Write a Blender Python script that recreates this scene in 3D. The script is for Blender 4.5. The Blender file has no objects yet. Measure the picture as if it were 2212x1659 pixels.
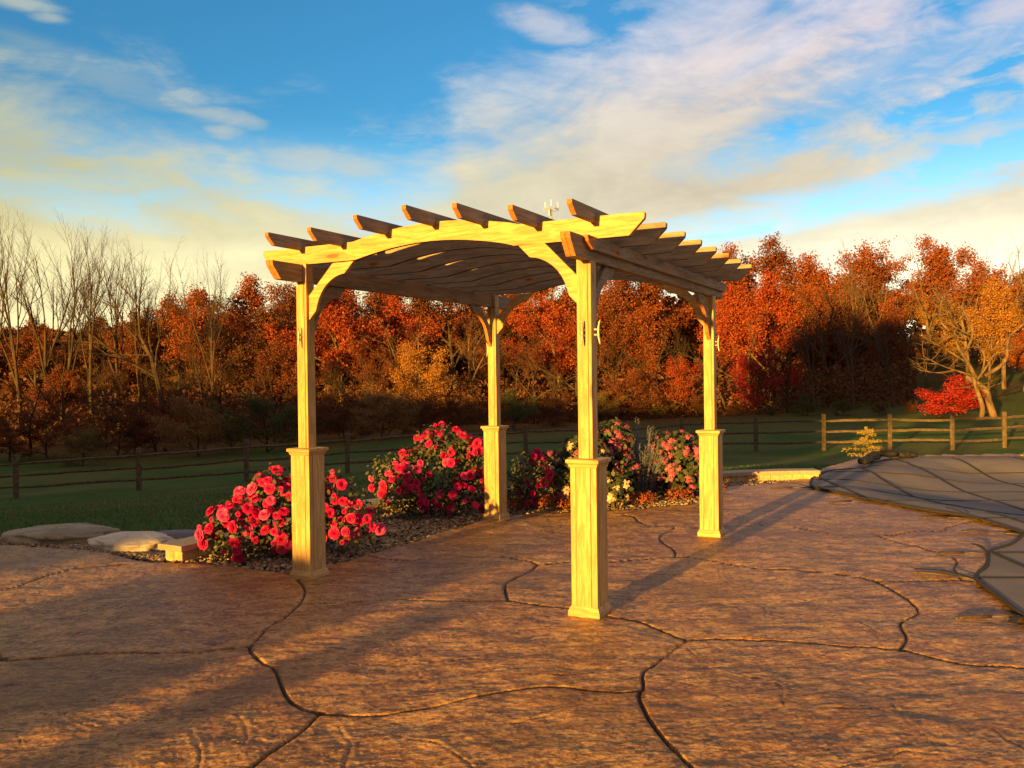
import bpy, math, random
import numpy as np
from mathutils import Vector, Matrix, noise as mnoise

SC = bpy.context.scene
COL = SC.collection
R = math.radians
RNG = np.random.default_rng(7)
random.seed(7)

# ------------------------------------------------------------------ camera
CX, CY, CZ = 1.6576, -6.86, 1.6
PITCH, ROLL, FPX = -0.0095, -0.0126, 849.77
cd = bpy.data.cameras.new('camera')
cam = bpy.data.objects.new('camera', cd)
COL.objects.link(cam)
fwd = Vector((0, math.cos(PITCH), math.sin(PITCH)))
up0 = Vector((0, -math.sin(PITCH), math.cos(PITCH)))
rt0 = Vector((1, 0, 0))
rt = rt0 * math.cos(ROLL) + up0 * math.sin(ROLL)
up = up0 * math.cos(ROLL) - rt0 * math.sin(ROLL)
m = Matrix(((rt.x, up.x, -fwd.x, CX), (rt.y, up.y, -fwd.y, CY), (rt.z, up.z, -fwd.z, CZ), (0, 0, 0, 1)))
cam.matrix_world = m
cd.sensor_width = 36
cd.lens = 36 * FPX / 1024
cd.clip_end = 2000
SC.camera = cam

# ------------------------------------------------------------------ exposure
SC.view_settings.view_transform = 'Standard'
SC.view_settings.look = 'None'
SC.view_settings.gamma = 1
SC.view_settings.use_curve_mapping = False
SC.view_settings.exposure = 1.66

SUN_AZ, SUN_EL = 33.0, 5.3          # shadows run toward azimuth 33 deg (from +Y to +X)
S_DIR = Vector((math.sin(R(SUN_AZ)), math.cos(R(SUN_AZ)), 0))


class NT:
    """small node-graph writer"""
    def __init__(s, tree):
        s.t = tree
        s.t.nodes.clear()

    def put(s, sock, v):
        if isinstance(v, bpy.types.NodeSocket):
            s.t.links.new(v, sock)
        elif v is not None:
            if hasattr(sock.default_value, '__len__') and not hasattr(v, '__len__'):
                v = (v,) * len(sock.default_value)
            if hasattr(v, '__len__') and len(sock.default_value) == 4 and len(v) == 3:
                v = tuple(v) + (1,)
            sock.default_value = v

    def n(s, typ, ins=None, out=0, **props):
        nd = s.t.nodes.new(typ)
        for k, v in props.items():
            setattr(nd, k, v)
        for k, v in (ins or {}).items():
            s.put(nd.inputs[k], v)
        return nd if out is None else nd.outputs[out]

    def m(s, op, a, b=None, c=None, clamp=False):
        nd = s.t.nodes.new('ShaderNodeMath')
        nd.operation = op
        nd.use_clamp = clamp
        s.put(nd.inputs[0], a)
        if b is not None:
            s.put(nd.inputs[1], b)
        if c is not None:
            s.put(nd.inputs[2], c)
        return nd.outputs[0]

    def mix(s, f, a, b, blend='MIX'):
        nd = s.t.nodes.new('ShaderNodeMix')
        nd.data_type = 'RGBA'
        nd.blend_type = blend
        s.put(nd.inputs[0], f)
        s.put(nd.inputs[6], a)
        s.put(nd.inputs[7], b)
        return nd.outputs[2]

    def ramp(s, f, stops, interp='LINEAR'):
        nd = s.t.nodes.new('ShaderNodeValToRGB')
        cr = nd.color_ramp
        cr.interpolation = interp
        while len(cr.elements) < len(stops):
            cr.elements.new(0.5)
        for e, (p, c) in zip(cr.elements, stops):
            e.position = p
            if not hasattr(c, '__len__'):
                c = (c, c, c)
            e.color = tuple(c) + (1,)
        s.put(nd.inputs[0], f)
        return nd.outputs[0]

    def noise(s, vec, scale, detail=3, rough=.55, dist=0.0, out=0):
        return s.n('ShaderNodeTexNoise', {'Vector': vec, 'Scale': scale, 'Detail': detail, 'Roughness': rough, 'Distortion': dist}, out)

    def mapping(s, vec, scale=(1, 1, 1), rot=(0, 0, 0), loc=(0, 0, 0)):
        return s.n('ShaderNodeMapping', {'Vector': vec, 'Scale': scale, 'Rotation': rot, 'Location': loc})

    def sstep(s, x, a, b):
        nd = s.t.nodes.new('ShaderNodeMapRange')
        nd.interpolation_type = 'SMOOTHSTEP'
        s.put(nd.inputs[0], x)
        nd.inputs[1].default_value = a
        nd.inputs[2].default_value = b
        return nd.outputs[0]


# ------------------------------------------------------------------ world
world = bpy.data.worlds.new('World')
SC.world = world
world.use_nodes = True
W_ = NT(world.node_tree)


def build_world():
    g = W_
    d = g.n('ShaderNodeTexCoord', out=None).outputs['Generated']
    sep = g.n('ShaderNodeSeparateXYZ', {0: d}, None)
    x, y, z = sep.outputs
    az = g.m('ARCTAN2', x, y)
    el = g.m('ARCSINE', z)
    sky = g.n('ShaderNodeTexSky', out=None)
    sky.sky_type = 'NISHITA'
    sky.sun_disc = False
    sky.sun_elevation = R(SUN_EL)
    sky.sun_rotation = R(SUN_AZ + 180)
    sky.air_density = 1.0
    sky.dust_density = 0.4
    sky.ozone_density = 2.0
    skyc = g.mix(1.0, sky.outputs[0], (0.48, 1.30, 1.74), 'MULTIPLY')
    skyc = g.mix(g.m('MULTIPLY', g.sstep(el, .30, .10), .75), skyc, (5.2, 8.6, 10.5))
    # cloud edge elevation as a function of azimuth
    pts = [(-60, 120), (0, 120), (200, 180), (330, 235), (500, 300), (700, 345), (880, 352), (960, 330), (1000, 225), (1080, 170), (1200, 128), (1350, 78), (1520, 10), (1700, -120), (2000, -140), (2260, -60)]

    def U(px):
        return math.atan((px - 1106) / 1837)

    def V(px, py):
        return math.atan((812 - (px - 1106) * .0126 - py) / 1837 * math.cos(U(px)))
    fU = lambda u: (u + .6) / 1.2
    stops = [(0.0, .35)] + [(fU(U(a)), V(a, b)) for a, b in pts] + [(1.0, .42)]
    bU = g.ramp(g.m('MULTIPLY_ADD', az, 1 / 1.2, .5), stops[:32], 'B_SPLINE')
    # streaky noise: rotated so streaks climb to the right
    v3 = g.n('ShaderNodeCombineXYZ', {0: az, 1: el, 2: g.m('MULTIPLY', y, .3)})
    mp = g.mapping(v3, (1.0, 3.2, 1.0), (0, 0, R(-13)))
    n1 = g.noise(mp, 3.4, 6, .62, .5)
    n2 = g.noise(g.mapping(v3, (1, 1.9, 1), (0, 0, R(-24)), (3, 1, 0)), 6.5, 6, .62, .8)
    n3 = g.noise(mp, 17, 5, .6, .5)
    nn = g.m('ADD', g.m('MULTIPLY', g.m('SUBTRACT', n1, .5), .30), g.m('MULTIPLY', g.m('SUBTRACT', n2, .5), .17))
    nn = g.m('ADD', nn, g.m('MULTIPLY', g.m('SUBTRACT', n3, .5), .045))
    f = g.m('ADD', g.m('SUBTRACT', bU, el), nn)

    def blob(px, py, rx, ry, rot=0.0, w=1.0, soft=True):
        u0, v0 = U(px), V(px, py)
        c, s_ = math.cos(R(rot)), math.sin(R(rot))
        du = g.m('SUBTRACT', az, u0)
        dv = g.m('SUBTRACT', el, v0)
        a = g.m('ADD', g.m('MULTIPLY', du, c), g.m('MULTIPLY', dv, s_))
        b = g.m('SUBTRACT', g.m('MULTIPLY', dv, c), g.m('MULTIPLY', du, s_))
        a = g.m('MULTIPLY', a, 1837 / rx)
        b = g.m('MULTIPLY', b, 1837 / ry)
        q = g.m('ADD', g.m('MULTIPLY', a, a), g.m('MULTIPLY', b, b))
        q = g.m('ADD', q, g.m('MULTIPLY', g.m('SUBTRACT', n2, .5), 5.0))
        q = g.m('ADD', q, g.m('MULTIPLY', g.m('SUBTRACT', n3, .5), 5.0))
        return g.m('MULTIPLY', g.sstep(q, 3.0, -1.0), w)
    cover = g.sstep(f, -.05, .12)
    for b_ in [(2060, 130, 300, 75, 14, .85), (2190, 235, 190, 60, 12, .8), (1930, 400, 520, 30, 9, .8), (1850, 462, 340, 13, 7, .5), (1600, 335, 120, 30, 8, .35),
               (1290, 60, 90, 40, 15, .3), (170, 430, 130, 38, -8, .55), (760, 300, 150, 20, 0, .2), (560, 400, 130, 26, -15, .4), (1700, 100, 130, 18, 25, .35),
               (2130, 340, 200, 22, 10, .5), (330, 400, 120, 18, -20, .3)]:
        cover = g.m('SUBTRACT', cover, blob(*b_), clamp=True)
    for b_ in [(412, 212, 44, 15, 0, .8), (478, 250, 64, 14, -6, .6), (1200, 62, 80, 22, -14, .62), (60, 4, 60, 12, 0, .7), (122, 42, 26, 8, 0, .6),
               (1870, 155, 90, 20, 18, .55), (2190, 30, 60, 26, 10, .8), (1040, 195, 60, 30, -12, .6), (490, 285, 30, 12, 0, .6), (240, 165, 170, 26, -12, .3),
               (700, 350, 110, 26, -6, .6), (2000, 182, 50, 9, 10, .4)]:
        cover = g.m('MAXIMUM', cover, blob(*b_))
    lo = g.sstep(el, .13, .0)
    cover = g.m('MAXIMUM', cover, g.m('MULTIPLY', lo, .85))
    # cloud colour: olive on the left, cream in the middle, lavender-grey high right, glowing near the horizon
    cm = g.ramp(g.m('MULTIPLY_ADD', az, 1 / 1.2, .5), [(0, (.46, .42, .20)), (.10, (.50, .45, .23)), (.28, (.56, .51, .31)), (.46, (.62, .55, .36)), (.65, (.64, .54, .38)), (.85, (.64, .54, .38)), (1, (.66, .55, .40))])
    ch = g.ramp(g.m('MULTIPLY_ADD', az, 1 / 1.2, .5), [(0, (.36, .44, .30)), (.4, (.55, .55, .55)), (.7, (.62, .55, .58)), (1, (.60, .54, .62))])
    cl = g.ramp(g.m('MULTIPLY_ADD', az, 1 / 1.2, .5), [(0, (.95, .78, .34)), (.25, (.88, .78, .42)), (.5, (.85, .76, .47)), (.75, (1.05, .98, .70)), (1, (1.25, 1.15, .74))])
    cc = g.mix(g.sstep(el, .20, .40), cm, ch)
    cc = g.mix(g.sstep(el, .21, .08), cc, cl)
    br = g.m('ADD', .38, g.m('ADD', g.m('MULTIPLY', n2, .60), g.m('ADD', g.m('MULTIPLY', n1, .50), g.m('MULTIPLY', n3, .18))))
    cc = g.mix(1.0, cc, g.n('ShaderNodeCombineXYZ', {0: br, 1: br, 2: br}), 'MULTIPLY')
    edge = g.m('MULTIPLY', g.sstep(f, .09, .0), g.m('MULTIPLY', cover, .30))
    cc = g.mix(edge, cc, (.95, .86, .80))
    # away from the photographed half the evening sky is a plain dim dusk
    back = g.sstep(y, .15, -.35)
    cc = g.mix(g.m('MULTIPLY', back, .9), cc, (.42, .21, .09))
    zen = g.sstep(el, .46, .75)
    cc = g.mix(zen, cc, (.34, .235, .165))
    cover = g.m('MAXIMUM', cover, g.m('MAXIMUM', zen, g.m('MULTIPLY', back, .8)))
    bg1 = g.n('ShaderNodeBackground', {0: skyc, 1: .050})
    bg2 = g.n('ShaderNodeBackground', {0: cc, 1: .385})
    mx = g.n('ShaderNodeMixShader', {0: g.m('MULTIPLY', cover, .95), 1: bg1, 2: bg2})
    g.t.links.new(mx, g.n('ShaderNodeOutputWorld', out=None).inputs[0])


build_world()

# ------------------------------------------------------------------ sun
sd = bpy.data.lights.new('sun', 'SUN')
sd.energy = 5.0
sd.color = (1.0, .50, .07)
sd.angle = R(0.9)
sun = bpy.data.objects.new('sun', sd)
COL.objects.link(sun)
sv = Vector((S_DIR.x * math.cos(R(SUN_EL)), S_DIR.y * math.cos(R(SUN_EL)), -math.sin(R(SUN_EL))))
sun.rotation_euler = sv.to_track_quat('-Z', 'Y').to_euler()
sun.location = (-20, -30, 12)


# ------------------------------------------------------------------ object helpers
def tag(o, label=None, cat=None, group=None, kind=None):
    if label: o['label'] = label
    if cat: o['category'] = cat
    if group: o['group'] = group
    if kind: o['kind'] = kind
    return o


def empty(name, loc=(0, 0, 0), rz=0.0):
    o = bpy.data.objects.new(name, None)
    COL.objects.link(o)
    o.location = loc
    o.rotation_euler = (0, 0, rz)
    o.empty_display_size = .2
    return o


def link_mesh(name, me, parent=None):
    o = bpy.data.objects.new(name, me)
    COL.objects.link(o)
    if parent: o.parent = parent
    return o


class MB:
    """collects shapes into one mesh"""
    def __init__(s):
        s.v = []; s.f = []; s.mi = []; s.nv = 0

    def add(s, v, f, mi=0):
        v = np.asarray(v, float).reshape(-1, 3)
        s.v.append(v)
        for q in f:
            s.f.append(tuple(int(i) + s.nv for i in q))
            s.mi.append(mi)
        s.nv += len(v)

    def box(s, x0, x1, y0, y1, z0, z1, mi=0):
        v = [(x0, y0, z0), (x1, y0, z0), (x1, y1, z0), (x0, y1, z0), (x0, y0, z1), (x1, y0, z1), (x1, y1, z1), (x0, y1, z1)]
        s.add(v, [(0, 3, 2, 1), (4, 5, 6, 7), (0, 1, 5, 4), (1, 2, 6, 5), (2, 3, 7, 6), (3, 0, 4, 7)], mi)

    def prism(s, poly, axis, a, b, endmat=None):
        """poly: list of 2-D points; axis 'y' extrudes (x,z) along y; 'x' extrudes (y,z) along x"""
        n = len(poly)
        v = []
        for t in (a, b):
            for p in poly:
                v.append((p[0], t, p[1]) if axis == 'y' else (t, p[0], p[1]))
        fs = [tuple(range(n)), tuple(range(2 * n - 1, n - 1, -1))]
        s.add(v, fs)
        base = s.nv - 2 * n
        for i in range(n):
            j = (i + 1) % n
            s.f.append((base + i, base + n + i, base + n + j, base + j))
            s.mi.append(1 if (endmat and i in endmat) else 0)

    def sqprof(s, prof, cx=0, cy=0):
        """stack of squares (half width, z), capped"""
        v = []; f = []
        for k, (h, z) in enumerate(prof):
            v += [(cx - h, cy - h, z), (cx + h, cy - h, z), (cx + h, cy + h, z), (cx - h, cy + h, z)]
        for k in range(len(prof) - 1):
            for i in range(4):
                j = (i + 1) % 4
                f.append((4 * k + i, 4 * k + j, 4 * k + 4 + j, 4 * k + 4 + i))
        f.append((0, 3, 2, 1))
        e = 4 * (len(prof) - 1)
        f.append((e, e + 1, e + 2, e + 3))
        s.add(v, f)

    def tube(s, pts, rad, n=6, cap=True, mi=0):
        pts = np.asarray(pts, float)
        k = len(pts)
        if not hasattr(rad, '__len__'): rad = [rad] * k
        tan = np.gradient(pts, axis=0)
        tan /= np.linalg.norm(tan, axis=1)[:, None] + 1e-9
        ref = np.array((0.31, .17, .93)) if abs(tan[0][2]) < .8 else np.array((1., .1, 0))
        a = np.cross(tan, ref); a /= np.linalg.norm(a, axis=1)[:, None] + 1e-9
        b = np.cross(tan, a)
        th = np.arange(n) * 2 * math.pi / n
        ring = (np.cos(th)[None, :, None] * a[:, None, :] + np.sin(th)[None, :, None] * b[:, None, :]) * np.asarray(rad)[:, None, None] + pts[:, None, :]
        f = []
        for i in range(k - 1):
            for j in range(n):
                q = (j + 1) % n
                f.append((i * n + j, i * n + q, (i + 1) * n + q, (i + 1) * n + j))
        if cap:
            f.append(tuple(range(n - 1, -1, -1)))
            f.append(tuple((k - 1) * n + j for j in range(n)))
        s.add(ring.reshape(-1, 3), f, mi)

    def mesh(s, name, mats, smooth=False):
        me = bpy.data.meshes.new(name)
        v = np.concatenate(s.v) if s.v else np.zeros((0, 3))
        me.from_pydata(v.tolist(), [], s.f)
        for mt in (mats if isinstance(mats, (list, tuple)) else [mats]):
            me.materials.append(mt)
        if any(s.mi): me.polygons.foreach_set('material_index', s.mi)
        if smooth: me.polygons.foreach_set('use_smooth', [True] * len(s.f))
        me.update()
        return me

    def build(s, name, mats, parent=None, smooth=False, bevel=0.0):
        o = link_mesh(name, s.mesh(name, mats, smooth), parent)
        if bevel:
            bv = o.modifiers.new('edge', 'BEVEL')
            bv.width = bevel
            bv.segments = 2
            bv.limit_method = 'ANGLE'
        return o


def quads_mesh(name, verts, mat, nper=4, smooth=False, uv=None):
    """fast mesh of separate n-gons; verts (N*nper,3)"""
    n = len(verts) // nper
    me = bpy.data.meshes.new(name)
    me.vertices.add(len(verts))
    me.vertices.foreach_set('co', np.asarray(verts, np.float32).ravel())
    me.loops.add(n * nper)
    me.loops.foreach_set('vertex_index', np.arange(n * nper, dtype=np.int32))
    me.polygons.add(n)
    me.polygons.foreach_set('loop_start', np.arange(0, n * nper, nper, dtype=np.int32))
    me.polygons.foreach_set('loop_total', np.full(n, nper, np.int32))
    if mat: me.materials.append(mat)
    me.update()
    return me


def grid_mesh(name, X, Y, Z, mask, mat, smooth=True):
    h, w = X.shape
    idx = np.arange(h * w).reshape(h, w)
    q = np.stack([idx[:-1, :-1], idx[:-1, 1:], idx[1:, 1:], idx[1:, :-1]], -1).reshape(-1, 4)
    if mask is not None:
        mk = mask
        keep = (mk[:-1, :-1] & mk[:-1, 1:] & mk[1:, 1:] & mk[1:, :-1]).ravel()
        q = q[keep]
    used = np.unique(q)
    remap = np.full(h * w, -1, np.int64); remap[used] = np.arange(len(used))
    q = remap[q].astype(np.int32)
    co = np.stack([X.ravel()[used], Y.ravel()[used], Z.ravel()[used]], -1).astype(np.float32)
    me = bpy.data.meshes.new(name)
    me.vertices.add(len(co)); me.vertices.foreach_set('co', co.ravel())
    me.loops.add(len(q) * 4); me.loops.foreach_set('vertex_index', q.ravel())
    me.polygons.add(len(q))
    me.polygons.foreach_set('loop_start', np.arange(0, len(q) * 4, 4, dtype=np.int32))
    me.polygons.foreach_set('loop_total', np.full(len(q), 4, np.int32))
    if smooth: me.polygons.foreach_set('use_smooth', np.ones(len(q), bool))
    if mat: me.materials.append(mat)
    me.update()
    me.validate()
    return me, used


# numpy gradient noise ------------------------------------------------------
_P = np.random.default_rng(3).permutation(256)
_P = np.concatenate([_P, _P, _P])
_G = np.stack([np.cos(np.arange(256) * 2.399), np.sin(np.arange(256) * 2.399)], -1)


def perlin(x, y):
    xi = np.floor(x).astype(int); yi = np.floor(y).astype(int)
    xf = x - xi; yf = y - yi
    xi &= 255; yi &= 255
    u = xf * xf * xf * (xf * (xf * 6 - 15) + 10); v = yf * yf * yf * (yf * (yf * 6 - 15) + 10)

    def g(a, b, dx, dy):
        h = _P[_P[a & 255] + (b & 255)]
        return _G[h, 0] * dx + _G[h, 1] * dy
    n00 = g(xi, yi, xf, yf); n10 = g(xi + 1, yi, xf - 1, yf)
    n01 = g(xi, yi + 1, xf, yf - 1); n11 = g(xi + 1, yi + 1, xf - 1, yf - 1)
    a = n00 + u * (n10 - n00); b = n01 + u * (n11 - n01)
    return a + v * (b - a)


def fbm(x, y, o=4, g=.5):
    s = 0; a = 1
    for i in range(o):
        s = s + a * perlin(x + 17.3 * i, y - 9.1 * i)
        x = x * 2.03; y = y * 2.03; a *= g
    return s


def catmull(p, k=6):
    p = np.asarray(p, float)
    q = np.vstack([2 * p[0] - p[1], p, 2 * p[-1] - p[-2]])
    out = []
    for i in range(1, len(q) - 2):
        for t in np.arange(k) / k:
            out.append(.5 * ((2 * q[i]) + (-q[i - 1] + q[i + 1]) * t + (2 * q[i - 1] - 5 * q[i] + 4 * q[i + 1] - q[i + 2]) * t * t + (-q[i - 1] + 3 * q[i] - 3 * q[i + 1] + q[i + 2]) * t ** 3))
    out.append(q[-2])
    return np.array(out)


def polydist(px, py, pl, maxd):
    """distance of points to a polyline, capped at maxd"""
    D = np.full(px.shape, maxd)
    for a, b in zip(pl[:-1], pl[1:]):
        x0, x1 = min(a[0], b[0]) - maxd, max(a[0], b[0]) + maxd
        y0, y1 = min(a[1], b[1]) - maxd, max(a[1], b[1]) + maxd
        k = np.nonzero((px > x0) & (px < x1) & (py > y0) & (py < y1))[0]
        if not len(k): continue
        d = b - a
        L = d @ d + 1e-12
        t = np.clip(((px[k] - a[0]) * d[0] + (py[k] - a[1]) * d[1]) / L, 0, 1)
        D[k] = np.minimum(D[k], np.hypot(px[k] - a[0] - t * d[0], py[k] - a[1] - t * d[1]))
    return D


def inside(px, py, poly):
    r = np.zeros(px.shape, bool)
    n = len(poly)
    for i in range(n):
        x0, y0 = poly[i]; x1, y1 = poly[(i + 1) % n]
        c = (y0 > py) != (y1 > py)
        with np.errstate(divide='ignore', invalid='ignore'):
            xx = (x1 - x0) * (py - y0) / (y1 - y0 + 1e-12) + x0
        r ^= c & (px < xx)
    return r


# ------------------------------------------------------------------ materials
def mat(name):
    mt = bpy.data.materials.new(name)
    mt.use_nodes = True
    return mt, NT(mt.node_tree)


def finish(g, color, rough=.6, bump=None, bstr=.3, bdist=.01, spec=.5, **kw):
    ins = {'Base Color': color, 'Roughness': rough, 'Specular IOR Level': spec}
    ins.update(kw)
    if bump is not None:
        ins['Normal'] = g.n('ShaderNodeBump', {'Strength': bstr, 'Distance': bdist, 'Height': bump})
    p = g.n('ShaderNodeBsdfPrincipled', ins)
    g.t.links.new(p, g.n('ShaderNodeOutputMaterial', out=None).inputs[0])


def wood_mat(name, axis, c0=(.54, .37, .17), c1=(.36, .215, .08), dirt=.4, rough=.6, knot=True):
    mt, g = mat(name)
    ob = g.n('ShaderNodeTexCoord', out=None).outputs['Object']
    rnd = g.n('ShaderNodeNewGeometry', out=None).outputs['Random Per Island']
    off = g.n('ShaderNodeCombineXYZ', {0: g.m('MULTIPLY', rnd, 7), 1: g.m('MULTIPLY', rnd, 13), 2: g.m('MULTIPLY', rnd, 5)})
    ob = g.n('ShaderNodeVectorMath', {0: ob, 1: off}, operation='ADD')
    sc = {'x': (.09, 1, 1), 'y': (1, .09, 1), 'z': (1, 1, .09), 'd': (.5, .5, .5)}[axis]
    mp = g.mapping(ob, sc)
    warp = g.noise(ob, 4.5, 2)
    mpw = g.n('ShaderNodeVectorMath', {0: mp, 1: g.n('ShaderNodeVectorMath', {0: g.n('ShaderNodeCombineXYZ', {0: warp, 1: warp, 2: warp}), 1: (.035,) * 3}, operation='MULTIPLY')}, operation='ADD')
    grain = g.noise(mpw, 55, 4, .6)
    wide = g.noise(mpw, 14, 3, .55)
    col = g.mix(g.sstep(grain, .36, .66), c0, c1)
    col = g.mix(g.m('MULTIPLY', g.sstep(wide, .45, .7), .5), col, tuple(c * .72 for c in c1))
    blot = g.noise(ob, 2.2, 3)
    col = g.mix(g.m('MULTIPLY', g.sstep(blot, .5, .75), dirt), col, (.30, .20, .12))
    h = grain
    if knot:
        ks = {'x': (2.4, 9, 9), 'y': (9, 2.4, 9), 'z': (9, 9, 2.4), 'd': (5, 5, 5)}[axis]
        vo = g.n('ShaderNodeTexVoronoi', {'Vector': g.mapping(ob, ks), 'Scale': 1.0, 'Randomness': 1.0}, None)
        dd = g.m('ADD', vo.outputs['Distance'], g.m('MULTIPLY', g.m('SUBTRACT', warp, .5), .25))
        pick = g.m('GREATER_THAN', g.n('ShaderNodeSeparateXYZ', {0: vo.outputs['Color']}), .5)
        k1 = g.m('MULTIPLY', g.sstep(dd, .17, .07), pick)
        k2 = g.m('MULTIPLY', g.sstep(dd, .40, .14), pick)
        col = g.mix(g.m('MULTIPLY', k2, .55), col, (.36, .17, .055))
        col = g.mix(g.m('MULTIPLY', k1, .85), col, (.13, .055, .02))
    finish(g, col, rough, h, .25, .004)
    return mt


M = {}
for ax in 'xyzd':
    M['wood_' + ax] = wood_mat('pine_' + ax, ax)
M['wood_beam'] = wood_mat('beam_pine', 'y', (.30, .235, .18), (.17, .125, .09), .5, .75)  # darker, greyer pine for the side beams
M['wood_under_shade'] = wood_mat('shaded_purlin_pine', 'y', (.26, .215, .18), (.15, .12, .095), .5, .75)  # roof underside's shade put into the colour of purlins and side braces


M['wood_rafter'] = wood_mat('shaded_rafter_pine', 'x', (.31, .265, .225), (.19, .155, .125), .5, .75)  # shade on the rear rafters put into a greyer copy of the pine


def simple(name, c0, c1, scale=8, rough=.8, bstr=.3, bdist=.01, spec=.3, detail=4, stretch=(1, 1, 1), **kw):
    mt, g = mat(name)
    ob = g.mapping(g.n('ShaderNodeTexCoord', out=None).outputs['Object'], stretch)
    n = g.noise(ob, scale, detail, .6)
    finish(g, g.mix(g.sstep(n, .35, .65), c0, c1), rough, n, bstr, bdist, spec, **kw)
    return mt


M['rafter_bottom'] = simple('rafter_bottom_edge', (.085, .055, .038), (.05, .033, .024), 40, .85)  # very dark brown along the bottom edges of the rafters
M['endgrain'] = simple('end_grain', (.50, .20, .065), (.34, .12, .04), 60, .8)
M['fence'] = simple('split_cedar', (.13, .10, .075), (.075, .058, .043), 9, .9, .5, .01, .2, 5, (1, 1, 1))
M['metal'] = simple('galvanised_cleat', (.50, .46, .40), (.38, .35, .30), 30, .5, .1, .002, .5, Metallic=.7)
M['soil'] = simple('bed_soil', (.055, .038, .026), (.10, .07, .045), 18, .95, .8, .03)
M['coping'] = simple('cast_coping', (.38, .33, .27), (.30, .25, .20), 30, .8, .25, .004)
M['block'] = simple('wall_block', (.58, .42, .26), (.42, .30, .18), 22, .9, .6, .01)
M['strap'] = simple('black_webbing', (.018, .017, .017), (.035, .032, .03), 60, .75, .2, .002)
M['sleeve_brass'] = simple('spring_cover', (.085, .052, .020), (.05, .03, .012), 90, .5, .4, .004)
M['hook'] = simple('spring_hook', (.12, .10, .08), (.08, .07, .06), 60, .5, .3, .003, Metallic=.5)
M['tower'] = simple('tower_steel', (.50, .42, .34), (.40, .34, .28), 1, .6)
M['panel'] = simple('antenna_panel', (.85, .82, .72), (.75, .72, .62), 1, .5)
M['stem'] = simple('shrub_stem', (.07, .055, .035), (.11, .08, .045), 20, .8)


def stone_mat(name, a, b, c):
    mt, g = mat(name)
    ob = g.n('ShaderNodeTexCoord', out=None).outputs['Object']
    n = g.noise(ob, 3.0, 6, .6); n2 = g.noise(ob, 16, 5, .65)
    col = g.mix(g.sstep(n, .38, .62), a, b)
    col = g.mix(g.m('MULTIPLY', g.sstep(n2, .52, .7), .6), col, c)
    finish(g, col, .9, g.m('ADD', n, g.m('MULTIPLY', n2, .5)), .7, .03, .25)
    return mt


M['stone_tan'] = stone_mat('tan_fieldstone', (.36, .33, .26), (.25, .23, .18), (.13, .12, .085))
M['stone_white'] = stone_mat('pale_fieldstone', (.66, .61, .54), (.54, .49, .43), (.34, .29, .23))
M['stone_blue'] = stone_mat('blue_fieldstone', (.20, .20, .26), (.15, .15, .20), (.25, .24, .24))

# pebbles: colour per pebble
mt, g = mat('river_pebbles')
rnd = g.n('ShaderNodeNewGeometry', out=None).outputs['Random Per Island']
finish(g, g.ramp(rnd, [(0, (.10, .075, .05)), (.3, (.24, .16, .09)), (.55, (.34, .25, .15)), (.75, (.16, .12, .10)), (.9, (.42, .36, .27)), (1, (.28, .15, .07))], 'CONSTANT'), .6)
M['pebble'] = mt


def leaf_mat(name, stops, rough=.6, trans=.25):
    """leaf colours differ from leaf to leaf, clump to clump and from plant to plant"""
    mt, g = mat(name)
    rnd = g.n('ShaderNodeNewGeometry', out=None).outputs['Random Per Island']
    oi = g.n('ShaderNodeObjectInfo', out=None)
    ob = g.n('ShaderNodeTexCoord', out=None).outputs['Object']
    off = g.n('ShaderNodeVectorMath', {0: ob, 1: g.n('ShaderNodeCombineXYZ', {0: g.m('MULTIPLY', oi.outputs['Random'], 40), 1: 0, 2: 0})}, operation='ADD')
    cl = g.noise(off, .55 if name.startswith('crown') else 6, 3, .6)
    f = g.m('ADD', g.m('MULTIPLY', rnd, .5), g.m('MULTIPLY', g.sstep(cl, .3, .7), .5))
    col = g.ramp(f, [(i / (len(stops) - 1), c) for i, c in enumerate(stops)])
    d = g.n('ShaderNodeBsdfDiffuse', {0: col})
    t = g.n('ShaderNodeBsdfTranslucent', {0: col})
    gl = g.n('ShaderNodeBsdfGlossy', {0: (.5, .5, .5, 1), 1: rough})
    a = g.n('ShaderNodeMixShader', {0: trans, 1: d, 2: t})
    a = g.n('ShaderNodeMixShader', {0: .04, 1: a, 2: gl})
    g.t.links.new(a, g.n('ShaderNodeOutputMaterial', out=None).inputs[0])
    return mt


M['crown_red'] = leaf_mat('crown_red', [(0.175, 0.027, 0.011), (0.282, 0.044, 0.014), (0.336, 0.071, 0.023), (0.229, 0.065, 0.023)])
M['crown_orange'] = leaf_mat('crown_orange', [(0.153, 0.037, 0.012), (0.248, 0.065, 0.018), (0.284, 0.082, 0.023), (0.189, 0.061, 0.023)])
M['crown_rust'] = leaf_mat('crown_rust', [(0.090, 0.027, 0.012), (0.156, 0.047, 0.018), (0.200, 0.061, 0.023), (0.127, 0.047, 0.023)])
M['crown_brown'] = leaf_mat('crown_brown', [(0.061, 0.027, 0.015), (0.109, 0.043, 0.020), (0.156, 0.060, 0.025), (0.090, 0.043, 0.025)])
M['crown_gold'] = leaf_mat('crown_gold', [(0.218, 0.095, 0.020), (0.334, 0.150, 0.029), (0.376, 0.190, 0.046), (0.255, 0.112, 0.029)])
M['crown_tan'] = leaf_mat('crown_tan', [(0.144, 0.080, 0.031), (0.221, 0.126, 0.047), (0.266, 0.156, 0.068), (0.166, 0.100, 0.041)])
M['crown_green'] = leaf_mat('crown_green', [(.035, .045, .018), (.06, .075, .025), (.11, .12, .04), (.06, .06, .03)])
M['crown_olive'] = leaf_mat('crown_olive', [(.07, .06, .025), (.12, .095, .035), (.20, .15, .05), (.12, .08, .035)])
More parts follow.
